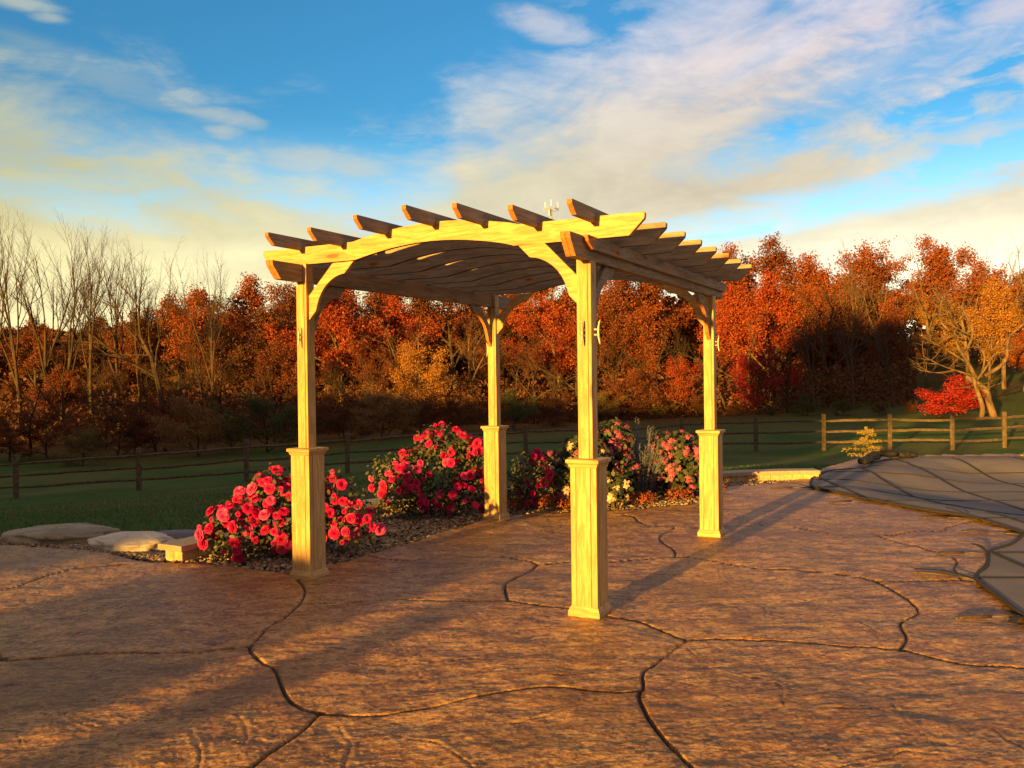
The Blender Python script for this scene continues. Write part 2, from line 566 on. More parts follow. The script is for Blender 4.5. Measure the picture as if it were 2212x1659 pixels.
M['crown_crimson'] = leaf_mat('crown_crimson', [(0.202, 0.013, 0.018), (0.331, 0.022, 0.022), (0.403, 0.036, 0.030), (0.288, 0.027, 0.020)])
M['leaf_rose'] = leaf_mat('leaf_rose', [(.035, .045, .028), (.06, .07, .045), (.095, .105, .07), (.13, .13, .095)], .4, .12)
M['leaf_cone'] = leaf_mat('leaf_cone', [(.02, .035, .02), (.04, .06, .035), (.06, .08, .05), (.09, .10, .06)], .5, .15)
M['leaf_sage'] = leaf_mat('leaf_sage', [(0.082, 0.098, 0.124), (0.136, 0.159, 0.203), (0.184, 0.206, 0.270), (0.109, 0.122, 0.147)], .6, .1)
M['leaf_sedum'] = leaf_mat('leaf_sedum', [(.14, .035, .02), (.24, .05, .025), (.32, .10, .03), (.12, .05, .025)], .6, .15)
M['leaf_conifer'] = leaf_mat('leaf_conifer', [(0.150, 0.122, 0.024), (0.270, 0.202, 0.048), (0.375, 0.274, 0.072), (0.105, 0.094, 0.024)], .6, .1)
M['petal_red'] = leaf_mat('petal_red', [(0.468, 0.008, 0.081), (0.612, 0.010, 0.130), (0.663, 0.018, 0.194), (0.510, 0.010, 0.081)], .5, .22)
M['petal_pink'] = leaf_mat('petal_pink', [(.70, .03, .20), (.80, .06, .30), (.82, .12, .40), (.72, .02, .14)], .5, .22)
M['petal_salmon'] = leaf_mat('petal_salmon', [(0.297, 0.048, 0.116), (0.357, 0.070, 0.160), (0.393, 0.112, 0.213), (0.268, 0.041, 0.106)], .5, .2)
M['petal_cream'] = leaf_mat('petal_cream', [(0.663, 0.368, 0.255), (0.722, 0.440, 0.323), (0.731, 0.496, 0.391), (0.680, 0.320, 0.238)], .5, .2)
M['cone'] = simple('seed_head', (.10, .04, .02), (.05, .02, .01), 60, .9)
M['bark'] = simple('bark', (.080, .056, .036), (.040, .028, .019), 6, .9, .5, .03, .2, 4, (1, 1, .25))
M['bark_pale'] = simple('bark_pale', (.19, .13, .075), (.09, .06, .038), 5, .9, .5, .03, .2, 4, (1, 1, .25))
M['bark_dark'] = simple('bark_dark', (.10, .075, .05), (.055, .042, .03), 6, .9, .5, .03, .2, 4, (1, 1, .25))

# ------------------------------------------------------------------ terrain
DS = np.array([0, 8, 10, 14, 18, 25, 30, 36, 45, 55, 70, 90, 120, 200, 420], float)
ZL = np.array([-.14, -.16, -.20, -.48, -.88, -1.55, -1.85, -2.15, -2.2, -1.8, -1.0, .5, 3, 6, 6])
ZM = np.array([-.14, -.16, -.18, -.32, -.55, -1.10, -1.36, -1.22, -1.0, -1.2, -.6, 1.0, 4, 8, 8])
ZR = np.array([-.14, -.15, -.16, -.20, -.34, -.92, -1.12, -1.0, -.55, -.1, .9, 2.6, 6, 9, 9])


def ground_z(x, y):
    x = np.asarray(x, float); y = np.asarray(y, float)
    dx, dy = x - CX, y - CY
    d = np.hypot(dx, dy)
    a = np.arctan2(dx, dy)
    zl, zm, zr = (np.interp(d, DS, q) for q in (ZL, ZM, ZR))
    t = np.clip(a / .5, -1, 1)
    s = np.abs(t) ** 2 * (3 - 2 * np.abs(t))
    z = np.where(t < 0, zm + (zl - zm) * s, zm + (zr - zm) * s)
    front = np.clip((np.cos(a) + .15) / .5, 0, 1)
    z = z * front + -.14 * (1 - front)
    return z + .05 * fbm(x * .09, y * .09, 3) * np.clip(d / 20, 0, 3)


def gz(x, y): return float(ground_z(np.array([x]), np.array([y]))[0])


def at(xd, dist):
    """ground point seen at photo column xd (of 2212), dist metres ahead"""
    x = CX + (xd - 1106) / 1837 * dist
    return x, CY + dist


def zview(xd, yd, dist):
    return CZ + (812 - (xd - 1106) * .0126 - yd) / 1837 * dist


mt, g = mat('meadow_grass')
ob = g.n('ShaderNodeTexCoord', out=None).outputs['Object']
n1 = g.noise(ob, .25, 4); n2 = g.noise(ob, 3.5, 4, .65); n3 = g.noise(g.mapping(ob, (1, 1, 1)), 38, 3, .7)
col = g.mix(g.sstep(n2, .35, .65), (.040, .090, .020), (.065, .120, .030))
col = g.mix(g.m('MULTIPLY', g.sstep(n1, .42, .58), .7), col, (.115, .125, .045))
col = g.mix(g.m('MULTIPLY', g.sstep(n3, .55, .75), .5), col, (.020, .042, .012))
sp = g.n('ShaderNodeSeparateXYZ', {0: ob}, None).outputs
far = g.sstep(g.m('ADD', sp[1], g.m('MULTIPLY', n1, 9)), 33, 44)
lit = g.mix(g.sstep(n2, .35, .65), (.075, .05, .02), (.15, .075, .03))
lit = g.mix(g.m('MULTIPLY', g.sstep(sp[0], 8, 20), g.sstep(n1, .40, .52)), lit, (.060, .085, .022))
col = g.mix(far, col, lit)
finish(g, col, .95, g.m('ADD', n3, n2), .6, .04, .1)
M['ground'] = mt

rr = np.concatenate([np.linspace(.5, 8, 8), np.geomspace(8.3, 420, 170)])
aa = np.concatenate([np.linspace(-math.pi, -.75, 40)[:-1], np.linspace(-.75, .75, 240), np.linspace(.75, math.pi, 40)[1:]])
A_, R_ = np.meshgrid(aa, rr)
X_ = CX + R_ * np.sin(A_); Y_ = CY + R_ * np.cos(A_)
me, _ = grid_mesh('ground', X_, Y_, ground_z(X_, Y_), None, M['ground'])
tag(link_mesh('ground', me), 'dark green lawn falling away to the woods', None, None, 'structure')

# ------------------------------------------------------------------ patio
J=[[(-0.06,-0.13),(0.06,-0.41),(0.12,-0.71),(0.12,-1.07),(0.07,-1.37),(0.07,-1.63),(0.07,-1.79),(0.13,-1.94),(0.24,-2.1),(0.34,-2.22),(0.43,-2.43),(0.52,-2.62),(0.62,-2.75),(0.72,-2.81),(0.82,-2.83),(0.96,-2.85),(1.18,-2.78),(1.34,-2.7),(1.51,-2.61),(1.64,-2.55),(1.82,-2.52),(2.05,-2.57),(2.19,-2.61),(2.29,-2.58)],[(0.07,-1.79),(-0.15,-1.87),(-0.41,-1.91),(-0.62,-1.88),(-0.89,-1.9),(-1.13,-1.95),(-1.29,-1.97),(-1.47,-1.79),(-1.83,-1.6)],[(0.72,-2.81),(0.68,-3.02),(0.62,-3.19),(0.58,-3.31),(0.56,-3.4),(0.52,-3.75)],[(0.15,-0.82),(0.46,-0.8),(0.78,-0.74),(1.12,-0.8),(1.6,-0.83)],[(1.61,-0.82),(1.59,-0.57),(1.59,-0.36),(1.67,-0.14),(1.76,0.01),(1.85,0.3)],[(0.32,0.81),(0.49,0.65),(0.69,0.55),(0.9,0.6),(1.18,0.64),(1.55,0.61),(1.75,0.48),(1.86,0.33),(1.98,0.34),(2.18,0.41),(2.47,0.38),(3.06,0.55),(3.35,0.35),(3.68,0.06),(3.99,-0.04),(4.32,-0.23),(4.4,-0.37),(4.57,-0.4),(5.07,-0.38),(5.15,-0.44)],[(3.06,0.55),(3.11,0.84),(3.07,1.21),(3.1,1.5),(3.28,1.86),(3.31,1.99),(3.06,2.22),(2.98,2.75),(2.73,2.85)],[(3.31,1.99),(3.6,1.97),(4.27,2.06)],[(1.62,-0.84),(1.84,-0.96),(2.06,-1.07),(2.3,-1.26),(2.49,-1.42),(2.68,-1.77)],[(2.69,-1.77),(2.78,-1.77),(3.03,-1.77),(3.29,-1.82),(3.53,-1.91),(3.86,-1.99),(3.91,-2.02),(4.02,-2.15),(4.13,-2.26),(4.38,-2.32),(4.72,-2.34)],[(2.69,-1.78),(2.56,-1.97),(2.43,-2.18),(2.34,-2.33),(2.31,-2.53),(2.27,-2.65),(2.27,-2.83),(2.29,-3.04),(2.33,-3.26),(2.37,-3.43),(2.41,-3.71)],[(4.41,-0.36),(4.42,-0.66),(4.4,-0.98),(4.36,-1.18),(4.27,-1.31),(4.13,-1.44),(4.06,-1.59),(4.0,-1.79),(3.87,-1.98)],[(5.41,0.41),(5.37,0.25),(5.22,0.01),(5.13,-0.22),(5.08,-0.38)],[(4.55,1.94),(4.78,1.55),(5.21,1.39),(5.63,1.58),(5.97,1.65),(6.1,1.83),(6.55,2.15)],[(5.2,1.34),(5.32,0.93),(5.39,0.52)],[(-2.35,-0.63),(-2.28,-0.37),(-2.23,-0.17),(-2.2,0.11),(-2.09,0.37),(-1.89,0.47),(-1.52,0.69)]]
K=[[(-1.25,-1.56),(-1.12,-1.41),(-1.06,-1.25),(-1.01,-1.04),(-1.02,-0.91)],[(-0.9,-2.67),(-0.86,-2.48),(-0.87,-2.32)],[(-0.52,-2.77),(-0.37,-2.9),(-0.16,-2.98),(-0.02,-3.0),(0.12,-2.98)],[(0.17,-3.0),(0.25,-3.13),(0.31,-3.24),(0.34,-3.37)],[(0.82,-1.62),(0.92,-1.8)],[(0.33,-2.82),(0.39,-2.91),(0.46,-3.15),(0.34,-3.06)],[(0.84,-2.95),(0.92,-3.15),(0.96,-3.39)],[(0.98,-2.15),(1.23,-2.1),(1.64,-2.0)],[(1.17,-3.11),(1.32,-3.18),(1.43,-3.32),(1.48,-3.4)],[(1.64,-2.3),(1.89,-2.35),(2.17,-2.3)],[(2.36,-2.4),(2.48,-2.44),(2.58,-2.52)],[(2.65,-1.93),(2.72,-2.19),(2.86,-2.38),(2.95,-2.42)],[(2.97,-3.44),(3.06,-3.39),(3.19,-3.37),(3.27,-3.31),(3.43,-3.33)],[(3.47,-2.8),(3.44,-2.97),(3.44,-3.15),(3.44,-3.31)],[(3.79,-3.06),(3.78,-3.18),(3.79,-3.3)],[(3.06,-2.85),(3.12,-2.83),(3.34,-2.85)],[(2.93,-2.52),(3.01,-2.52),(2.94,-2.79)],[(3.32,-0.93),(3.35,-1.11),(3.3,-1.32)],[(3.77,-1.29),(3.87,-1.55),(3.83,-1.79)],[(1.64,-2.96),(1.83,-2.86),(2.01,-2.71)],[(1.14,0.34),(1.19,0.75)],[(2.53,0.87),(2.66,1.07),(2.73,1.41)],[(3.36,0.17),(3.28,-0.15),(3.29,-0.41)],[(2.52,-1.22),(2.64,-1.05),(2.94,-0.92)]]

EDGE = [(-14, 5.5), (-8, 3.2), (-5, 2.0), (-3.433, 1.541), (-2.418, 1.253), (-1.9, .90), (-1.536, .634), (-1.243, .60), (-1.098, .585), (-.60, .36), (-.168, .119), (.033, .381), (.55, 1.22), (1.249, 2.54), (1.50, 2.85), (1.876, 3.032),
        (2.5, 3.12), (3.154, 3.275), (3.936, 3.692), (4.633, 5.179), (5.577, 5.503), (6.0, 6.0), (7.0, 7.6), (8.3, 9.2), (10.7, 9.4), (14.0, 9.6), (20, 8.5)]
PATIO = EDGE + [(20, -16), (-14, -16)]
POOL = [(6.083, 5.694), (6.037, 5.598), (5.762, 4.786), (5.90, 4.19), (6.043, 3.588), (6.282, 2.789), (6.558, 2.203), (6.561, 1.295), (6.478, 1.174), (6.125, 0.762), (5.759, 0.461), (5.58, .16), (5.405, -0.121), (5.151, -0.44),
        (5.016, -0.966), (4.907, -1.45), (4.80, -2.2), (5.1, -3.2), (8, -4.5), (14, -3), (16, 4), (13.5, 8.2), (10.7, 8.35), (8.907, 8.50), (7.968, 7.88), (7.43, 7.01), (6.675, 6.613)]
POOLIN = POOL


def sdist(px, py, poly, maxd=.3):
    pl = np.array(list(poly) + [poly[0]], float)
    d = polydist(px, py, pl, maxd)
    return np.where(inside(px, py, poly), -d, d)


def build_patio():
    az = np.concatenate([np.linspace(-math.pi, -.68, 90)[:-1], np.linspace(-.68, .68, 980), np.linspace(.68, math.pi, 90)[1:]])
    f = 849.77 * 1.6
    px = np.arange(f / 3.0, f / 19.5, -.85)
    r = np.concatenate([np.array([.02, .5, 1, 1.5, 2, 2.4, 2.7]), f / px, [21, 24]])
    A, Rr = np.meshgrid(az, r)
    X = CX + Rr * np.sin(A); Y = CY + Rr * np.cos(A)
    x = X.ravel(); y = Y.ravel()
    wx = x + .03 * perlin(x * 3, y * 3); wy = y + .03 * perlin(x * 3 + 50, y * 3)
    e = sdist(wx, wy, PATIO)
    # slate relief: broad swell, cleft terraces, fine ripples
    th = R(8)
    sx = (x * math.cos(th) + y * math.sin(th)); sy = (-x * math.sin(th) + y * math.cos(th))
    sw = fbm(sx * .9, sy * 1.3, 3) * .008
    tn = fbm(sx * 2.3 + 5, sy * 4.4, 5, .55) * 5.5
    fr = tn - np.floor(tn)
    ter = (np.floor(tn) + np.clip(fr / .22, 0, 1)) * .0019
    rip = fbm(sx * 7, sy * 11, 5, .65) * .0036 + fbm(sx * 28, sy * 40, 3, .6) * .0012
    h = sw + ter + rip
    low = np.clip(.45 - (rip / .0030) * .9, 0, 1) * .5
    # wandering hairline clefts
    cn = np.abs(fbm(sx * .55 + 31, sy * 1.1 + 7, 5, .55))
    msk = np.clip(perlin(x * .8 + 3, y * .8) * 3 + .3, 0, 1)
    cl = np.clip(1 - cn / .007, 0, 1) * msk
    cn2 = np.abs(fbm(sx * 1.3 + 11, sy * 2.4 + 77, 6, .6))
    cl = np.maximum(cl, np.clip(1 - cn2 / .009, 0, 1) * np.clip(perlin(x * 1.3 + 40, y * 1.3) * 3.5 - .1, 0, 1) * .8)
    h -= cl * .0045
    low = np.maximum(low, cl * 1.0)
    for pl in K:
        pts = catmull(pl, 5)
        pts[:, 0] += .022 * perlin(pts[:, 0] * 9, pts[:, 1] * 9) ; pts[:, 1] += .022 * perlin(pts[:, 0] * 9 + 9, pts[:, 1] * 9)
        d = polydist(x, y, pts, .06)
        c = np.clip(1 - d / .006, 0, 1) * np.clip(.55 + 1.3 * perlin(x * 6, y * 6), .1, 1)
        h -= c * .006
        h += np.clip(1 - np.abs(d - .02) / .02, 0, 1) * .0022
        low = np.maximum(low, c * 1.3)
    gr = np.zeros_like(x)
    ww = .0052 + .0028 * perlin(x * 2.2, y * 2.2)
    for pl in J:
        pts = catmull(pl, 6)
        d = polydist(x, y, pts, .09)
        c = np.clip((ww + .006 - d) / .006, 0, 1)
        h -= c * .020
        h -= np.clip(1 - d / .03, 0, 1) ** 2 * .004
        gr = np.maximum(gr, c)
    # small dark pointing where joints meet
    nodes = [(.07, -1.79), (.72, -2.81), (1.61, -.82), (1.86, .33), (3.06, .55), (3.31, 1.99), (2.69, -1.77), (2.28, -2.65), (3.88, -2.0), (4.40, -.37), (-1.31, -1.96)]
    for cx_, cy_ in nodes:
        d = np.hypot(x - cx_, y - cy_) + .012 * perlin(x * 30, y * 30)
        c = np.clip((.032 - d) / .008, 0, 1)
        h -= c * .004 * (1 - gr)
        gr = np.maximum(gr, c * .75)
    ins = sdist(x, y, POOL, .4)
    h = h - np.clip((e + .03) / .03, 0, 1) ** 2 * .07
    z = h.copy()
    # the pool basin under the cover
    z = np.where(ins < -.33, -.6, z)
    mask = ((e < .045) & (ins > -.36)).reshape(X.shape)
    me, used = grid_mesh('patio', X, Y, z.reshape(X.shape), mask, M['patio'])
    for nm, arr in (('groove', gr), ('low', low)):
        at_ = me.attributes.new(nm, 'FLOAT', 'POINT')
        at_.data.foreach_set('value', arr[used].astype(np.float32))
    o = link_mesh('patio', me)
    tag(o, 'brown stamped concrete patio with dark winding joints', None, None, 'structure')


mt, g = mat('stamped_concrete')
ob = g.n('ShaderNodeTexCoord', out=None).outputs['Object']
mp = g.mapping(ob, (1, 1.7, 1), (0, 0, R(-8)))
na = g.noise(mp, .8, 4, .6, .4); nb = g.noise(mp, 4.2, 8, .70, .6); nc = g.noise(mp, 15, 8, .74, .4); nd_ = g.noise(ob, 120, 4, .6)
ne = g.noise(g.mapping(ob, (1, 3.0, 1), (0, 0, R(-8)), (7, 3, 0)), 7, 8, .70, .8)
nf = g.noise(g.mapping(ob, (1, 1.3, 1), (0, 0, 0), (17, 3, 0)), 1.9, 6, .65, .6)
nbig = g.noise(g.mapping(ob, (1, 1.5, 1), (0, 0, R(-14)), (4, 9, 0)), .55, 5, .6, .8)
nh = g.noise(g.mapping(ob, (1, 1.9, 1), (0, 0, R(-8)), (2, 5, 0)), 30, 8, .78, .4)
ni = g.noise(g.mapping(ob, (1, 2.4, 1), (0, 0, R(-4)), (8, 5, 0)), 62, 6, .75, .3)
col = g.mix(g.sstep(na, .36, .64), (.300, .152, .060), (.400, .240, .112))
col = g.mix(g.m('MULTIPLY', g.sstep(nb, .48, .54), .70), col, (.56, .375, .195))
col = g.mix(g.m('MULTIPLY', g.sstep(nb, .47, .40), .70), col, (.165, .080, .036))
col = g.mix(g.m('MULTIPLY', g.sstep(nf, .50, .60), .55), col, (.180, .105, .060))
col = g.mix(g.m('MULTIPLY', g.sstep(ne, .56, .59), .80), col, (.065, .040, .025))
col = g.mix(g.m('MULTIPLY', g.sstep(nc, .565, .59), .75), col, (.080, .048, .028))
col = g.mix(g.m('MULTIPLY', g.sstep(nc, .44, .415), .55), col, (.66, .46, .26))
col = g.mix(g.m('MULTIPLY', g.sstep(nh, .545, .57), .70), col, (.085, .050, .030))
col = g.mix(g.m('MULTIPLY', g.sstep(nh, .455, .43), .55), col, (.64, .44, .24))
col = g.mix(g.m('MULTIPLY', g.sstep(ni, .56, .59), .60), col, (.070, .042, .026))
col = g.mix(g.m('MULTIPLY', g.sstep(nbig, .50, .66), .50), col, (.140, .075, .040))
col = g.mix(1.0, col, (1.10, 1.0, .78), 'MULTIPLY')
low = g.n('ShaderNodeAttribute', out=None, attribute_name='low').outputs['Fac']
gro = g.n('ShaderNodeAttribute', out=None, attribute_name='groove').outputs['Fac']
col = g.mix(g.m('MULTIPLY', low, .62), col, (.075, .042, .028))
col = g.mix(gro, col, (.020, .014, .012))
hh = g.m('ADD', g.m('MULTIPLY', nc, 1.0), g.m('ADD', g.m('MULTIPLY', ne, 1.0), g.m('MULTIPLY', nd_, .14)))
finish(g, col, g.m('MULTIPLY_ADD', nb, .35, .28), hh, .85, .012, .25)
M['patio'] = mt
build_patio()

# ------------------------------------------------------------------ pergola
PW, PD = 2.4556, 3.0892
per = empty('pergola', (0, 0, 0), -0.4916)
tag(per, 'unstained pine pergola with four posts and arched rafters on the patio', 'pergola')


def rect_pts(k):
    return k


def make_post(px_, py_, side):
    """post with cased base; side = +1 keeps the tongue on +x, -1 on -x"""
    b = MB()
    w = .0505
    b.box(px_ - w, px_ + .026, py_ - w, py_ + w, 1.04, 2.372)
    b.box(px_ + .0295, px_ + w, py_ - w + .003, py_ + w - .003, 1.04, 2.372)
    b.box(px_ + .024, px_ + .031, py_ - w + .009, py_ + w - .009, 1.04, 2.372)
    if side > 0: b.box(px_ + .020, px_ + w - .001, py_ - .045, py_ + .045, 2.374, 2.52)
    else: b.box(px_ - w + .001, px_ - .022, py_ - .045, py_ + .045, 2.374, 2.52)
    post = b.build('post', M['wood_z'], per, bevel=.003)
    s = MB()
    c = .083
    s.box(px_ - c, px_ + c, py_ - c, py_ + c, .045, 1.0)
    for sg in (-1, 1):                       # three upright boards on each side
        y = py_ + sg * (c + .0045)
        for a, bb, t in ((-.093, -.056, .0), (-.0535, .050, .003), (.0525, .093, .0)):
            s.box(px_ + a, px_ + bb, y - .0055 - t * (sg < 0), y + .0055 + t * (sg > 0), .05, 1.0)
        x = px_ + sg * (c + .0045)
        for a, bb, t in ((-.0865, -.052, .0), (-.0495, .046, .003), (.0485, .0865, .0)):
            s.box(x - .0055 - t * (sg < 0), x + .0055 + t * (sg > 0), py_ + a, py_ + bb, .05, 1.0)
    s.build('sleeve', M['wood_z'], post, bevel=.0015)
    cp = MB()
    cp.sqprof([(.094, .985), (.100, .990), (.104, 1.003), (.108, 1.012), (.1175, 1.016), (.1185, 1.036), (.112, 1.041), (.055, 1.044)], px_, py_)
    cp.build('cap', M['wood_x'], post, bevel=.0015)
    tr = MB()
    tr.sqprof([(.1130, -.006), (.1135, .030), (.109, .036), (.103, .050), (.0985, .060), (.094, .066)], px_, py_)
    tr.build('base_trim', M['wood_x'], post, bevel=.0015)
    return post


make_post(0, 0, 1); make_post(PW, 0, -1); make_post(0, PD, 1); make_post(PW, PD, -1)


def rafter_poly():
    top = [(-.43, 2.657), (.50, 2.657)]
    for i in range(1, 20):
        t = i / 20
        top.append((.50 + 1.46 * t, 2.657 + .083 * math.sin(math.pi * t) ** .9))
    top += [(1.96, 2.655), (2.865, 2.652), (2.875, 2.642), (2.872, 2.607)]
    bot = [(2.765, 2.503), (1.92, 2.508)]
    for i in range(1, 20):
        t = i / 20
        bot.append((1.92 - 1.40 * t, 2.510 + .090 * math.sin(math.pi * t) ** .85))
    bot += [(.52, 2.514), (-.335, 2.517), (-.435, 2.62)]
    return top + bot


RP = rafter_poly()
RP = RP[::-1]
for k in range(8):
    b = MB()
    v = k * PD / 7
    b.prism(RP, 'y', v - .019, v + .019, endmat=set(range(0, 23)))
    b.build('rafter', [M['wood_x'] if k == 0 else M['wood_rafter'], M['rafter_bottom']], per, bevel=.003)

z_off = [2.632, 2.630, 2.680, 2.706, 2.676, 2.618, 2.612]
u_off = [-.023, .40, .83, 1.257, 1.67, 2.095, 2.516]
for u, z in zip(u_off, z_off):
    b = MB()
    a0, a1 = -.40, PD + .40
    poly = [(a0, z + .092), (a0, z + .062), (a0 + .068, z), (-.028, z), (-.028, z + .012), (PD + .028, z + .012), (PD + .028, z), (a1 - .068, z), (a1, z + .062), (a1, z + .092)]
    b.prism(poly, 'x', u - .019, u + .019, endmat={0, 1, 7, 8})
    b.build('purlin', [M['wood_under_shade'], M['endgrain']], per, bevel=.003)

for x0, w_, f0, f1, zb, zt in ((-.0515, .034, -.385, PD + .39, 2.374, 2.512), (-.0155, .034, -.385, PD + .39, 2.374, 2.512),
                               (PW - .0195, .034, -.375, PD + .38, 2.360, 2.508), (PW + .0165, .034, -.375, PD + .38, 2.360, 2.508),
                               (PW + .0525, .034, -.17, PD + .36, 2.425, 2.512)):
    b = MB()
    h = zt - zb
    poly = [(f0, zt), (f0 + .008, zt - .04), (f0 + .09, zb), (f1 - .09, zb), (f1 - .008, zt - .04), (f1, zt)]
    b.prism(poly, 'x', x0, x0 + w_, endmat={0, 1, 3, 4})
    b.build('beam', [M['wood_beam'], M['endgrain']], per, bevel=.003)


def brace_poly(flip=1, x0=0.0, dz=0.0):
    p = [(.052, 2.262), (.300, 2.508), (.505, 2.508), (.416, 2.419)]
    for i in range(1, 12):
        t = i / 12
        # concave inner curve bulging to the corner
        q0, q1, q2 = np.array((.400, 2.420)), np.array((.185, 2.375)), np.array((.128, 2.160))
        q = (1 - t) ** 2 * q0 + 2 * t * (1 - t) * q1 + t * t * q2
        p.append(tuple(q))
    p += [(.122, 2.139), (.052, 2.068)]
    return [(x0 + flip * a, z + dz) for a, z in p]


for v in (0.0, PD):
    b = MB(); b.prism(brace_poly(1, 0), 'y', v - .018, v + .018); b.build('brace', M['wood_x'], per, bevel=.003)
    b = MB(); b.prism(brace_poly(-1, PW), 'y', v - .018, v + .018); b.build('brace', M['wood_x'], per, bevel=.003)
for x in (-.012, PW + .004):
    b = MB(); b.prism(brace_poly(1, 0, -.138), 'x', x - .018, x + .018); b.build('brace', M['wood_under_shade'], per, bevel=.003)
    b = MB(); b.prism(brace_poly(-1, PD, -.138), 'x', x - .018, x + .018, endmat=set(range(3, 17))); b.build('brace', [M['wood_under_shade'], M['endgrain']], per, bevel=.003)


def cleat(x, y, z, nx, ny):
    b = MB()
    P = lambda h, dz: (x + nx * h, y + ny * h, z + dz)
    for dz in (-.018, .018):
        b.tube([P(.0, dz), P(.012, dz), P(.030, dz)], [.013, .009, .009], 8)
    b.tube([P(.046, -.082), P(.040, -.070), P(.033, -.035), P(.031, 0), P(.033, .035), P(.040, .070), P(.046, .082)], [.004, .006, .008, .009, .008, .006, .004], 8)
    for dz in (-.018, .018):
        b.tube([P(.030, dz), P(.041, dz)], .0045, 6)
    b.build('cleat', M['metal'], per, smooth=True)


cleat(0, -.0505, 1.93, 0, -1)
cleat(PW, -.0505, 1.88, 0, -1)
cleat(PW + .0505, 0, 1.885, 1, 0)
cleat(PW + .0505, PD, 1.895, 1, 0)
cleat(-.0505, PD, 1.90, -1, 0)
for px_, py_ in ((0, 0), (PW, 0)):      # small bolt heads near the top of the front posts
    pass

# ------------------------------------------------------------------ planting bed, gravel, low wall, boulders
WALL = [(-1.415, .70), (-1.20, 1.10), (-.92, 1.72), (-.58, 2.45), (-.10, 3.18), (.60, 3.74), (1.3, 4.02), (2.0, 4.16), (2.8, 4.48), (3.8, 5.25), (4.8, 5.78), (5.7, 5.95), (6.25, 5.95)]
wl = catmull(WALL, 5)
bed = [tuple(p) for p in wl] + [(6.0, 5.75), (5.577, 5.45), (4.633, 5.13), (3.936, 3.66), (3.154, 3.24), (2.5, 3.08), (1.876, 2.99), (1.50, 2.82), (1.249, 2.5), (.55, 1.18), (.033, .34), (-.168, .08), (-.6, .32), (-1.098, .55), (-1.3, .58)]
gx, gy = np.meshgrid(np.arange(-1.7, 6.5, .05), np.arange(0, 6.3, .05))
e = sdist(gx.ravel(), gy.ravel(), bed).reshape(gx.shape)
me, _ = grid_mesh('planting_bed', gx, gy, -.035 + .03 * fbm(gx * 2, gy * 2, 3) - np.clip(e, 0, 1), e < .06, M['soil'])
tag(link_mesh('planting_bed', me), 'dark soil of the planting bed', None, None, 'structure')


def ico(sub=1):
    import bmesh
    bm = bmesh.new()
    bmesh.ops.create_icosphere(bm, subdivisions=sub, radius=1)
    v = np.array([p.co[:] for p in bm.verts]); f = np.array([[q.index for q in t.verts] for t in bm.faces])
    bm.free()
    return v, f


IV, IF = ico(1)


def pebbles(name, pts, sizes, matr, sub=(IV, IF)):
    v0, f0 = sub
    n = len(pts)
    sc = sizes[:, None] * RNG.uniform(.65, 1.25, (n, 3)); sc[:, 2] *= .65
    th = RNG.uniform(0, 6.28, n)
    V = v0[None] * sc[:, None] * RNG.uniform(.86, 1.1, (n, len(v0), 1))
    c, s_ = np.cos(th)[:, None], np.sin(th)[:, None]
    X = V[..., 0] * c - V[..., 1] * s_; Y = V[..., 0] * s_ + V[..., 1] * c
    V = np.stack([X, Y, V[..., 2]], -1) + pts[:, None]
    F = (f0[None] + (np.arange(n) * len(v0))[:, None, None]).reshape(-1, 3).astype(np.int32)
    me = bpy.data.meshes.new(name)
    me.vertices.add(n * len(v0)); me.vertices.foreach_set('co', V.astype(np.float32).ravel())
    me.loops.add(F.size); me.loops.foreach_set('vertex_index', F.ravel())
    me.polygons.add(len(F))
    me.polygons.foreach_set('loop_start', np.arange(0, F.size, 3, dtype=np.int32))
    me.polygons.foreach_set('loop_total', np.full(len(F), 3, np.int32))
    me.polygons.foreach_set('use_smooth', np.ones(len(F), bool))
    me.materials.append(matr)
    me.update()
    return me


px = RNG.uniform(-1.6, 6.4, 60000); py = RNG.uniform(0, 6.2, 60000)
e = sdist(px, py, bed)
k = (e < -.0) & ((e > -.42) | (RNG.random(60000) < .35))
px, py = px[k][:15000], py[k][:15000]
pts = np.stack([px, py, -.022 + .012 * RNG.random(len(px)) + .02 * fbm(px * 2, py * 2, 2)], -1)
me = pebbles('gravel', pts, RNG.uniform(.009, .023, len(px)) * (1 + .9 * (RNG.random(len(px)) < .06)), M['pebble'])
tag(link_mesh('gravel', me), 'brown and tan river gravel spread over the planting bed', 'gravel', None, 'stuff')
# dark gravel strip in front of the boulders
n = 3800
t = RNG.random(n)
sx = np.interp(t, [0, .4, .7, 1], [-4.3, -2.9, -2.2, -1.50]); sy = np.interp(t, [0, .4, .7, 1], [1.95, 1.52, 1.22, .78]) + RNG.normal(.06, .07, n)
kk = sdist(sx, sy, PATIO) > .0
sx, sy = sx[kk], sy[kk]
me = pebbles('gravel', np.stack([sx, sy, np.full(len(sx), -.03) + .015 * RNG.random(len(sx))], -1), RNG.uniform(.010, .022, len(sx)), M['pebble'])
tag(link_mesh('gravel', me), 'dark gravel strip between the patio edge and the three boulders', 'gravel', None, 'stuff')


def offset(pl, d):
    tn = np.gradient(pl, axis=0); tn /= np.linalg.norm(tn, axis=1)[:, None]
    return pl + np.stack([-tn[:, 1], tn[:, 0]], -1) * d


wallo = empty('garden_wall', (-1.41, .7, 0))
tag(wallo, 'low tan block wall with smooth flat coping round the flower bed', 'garden wall')


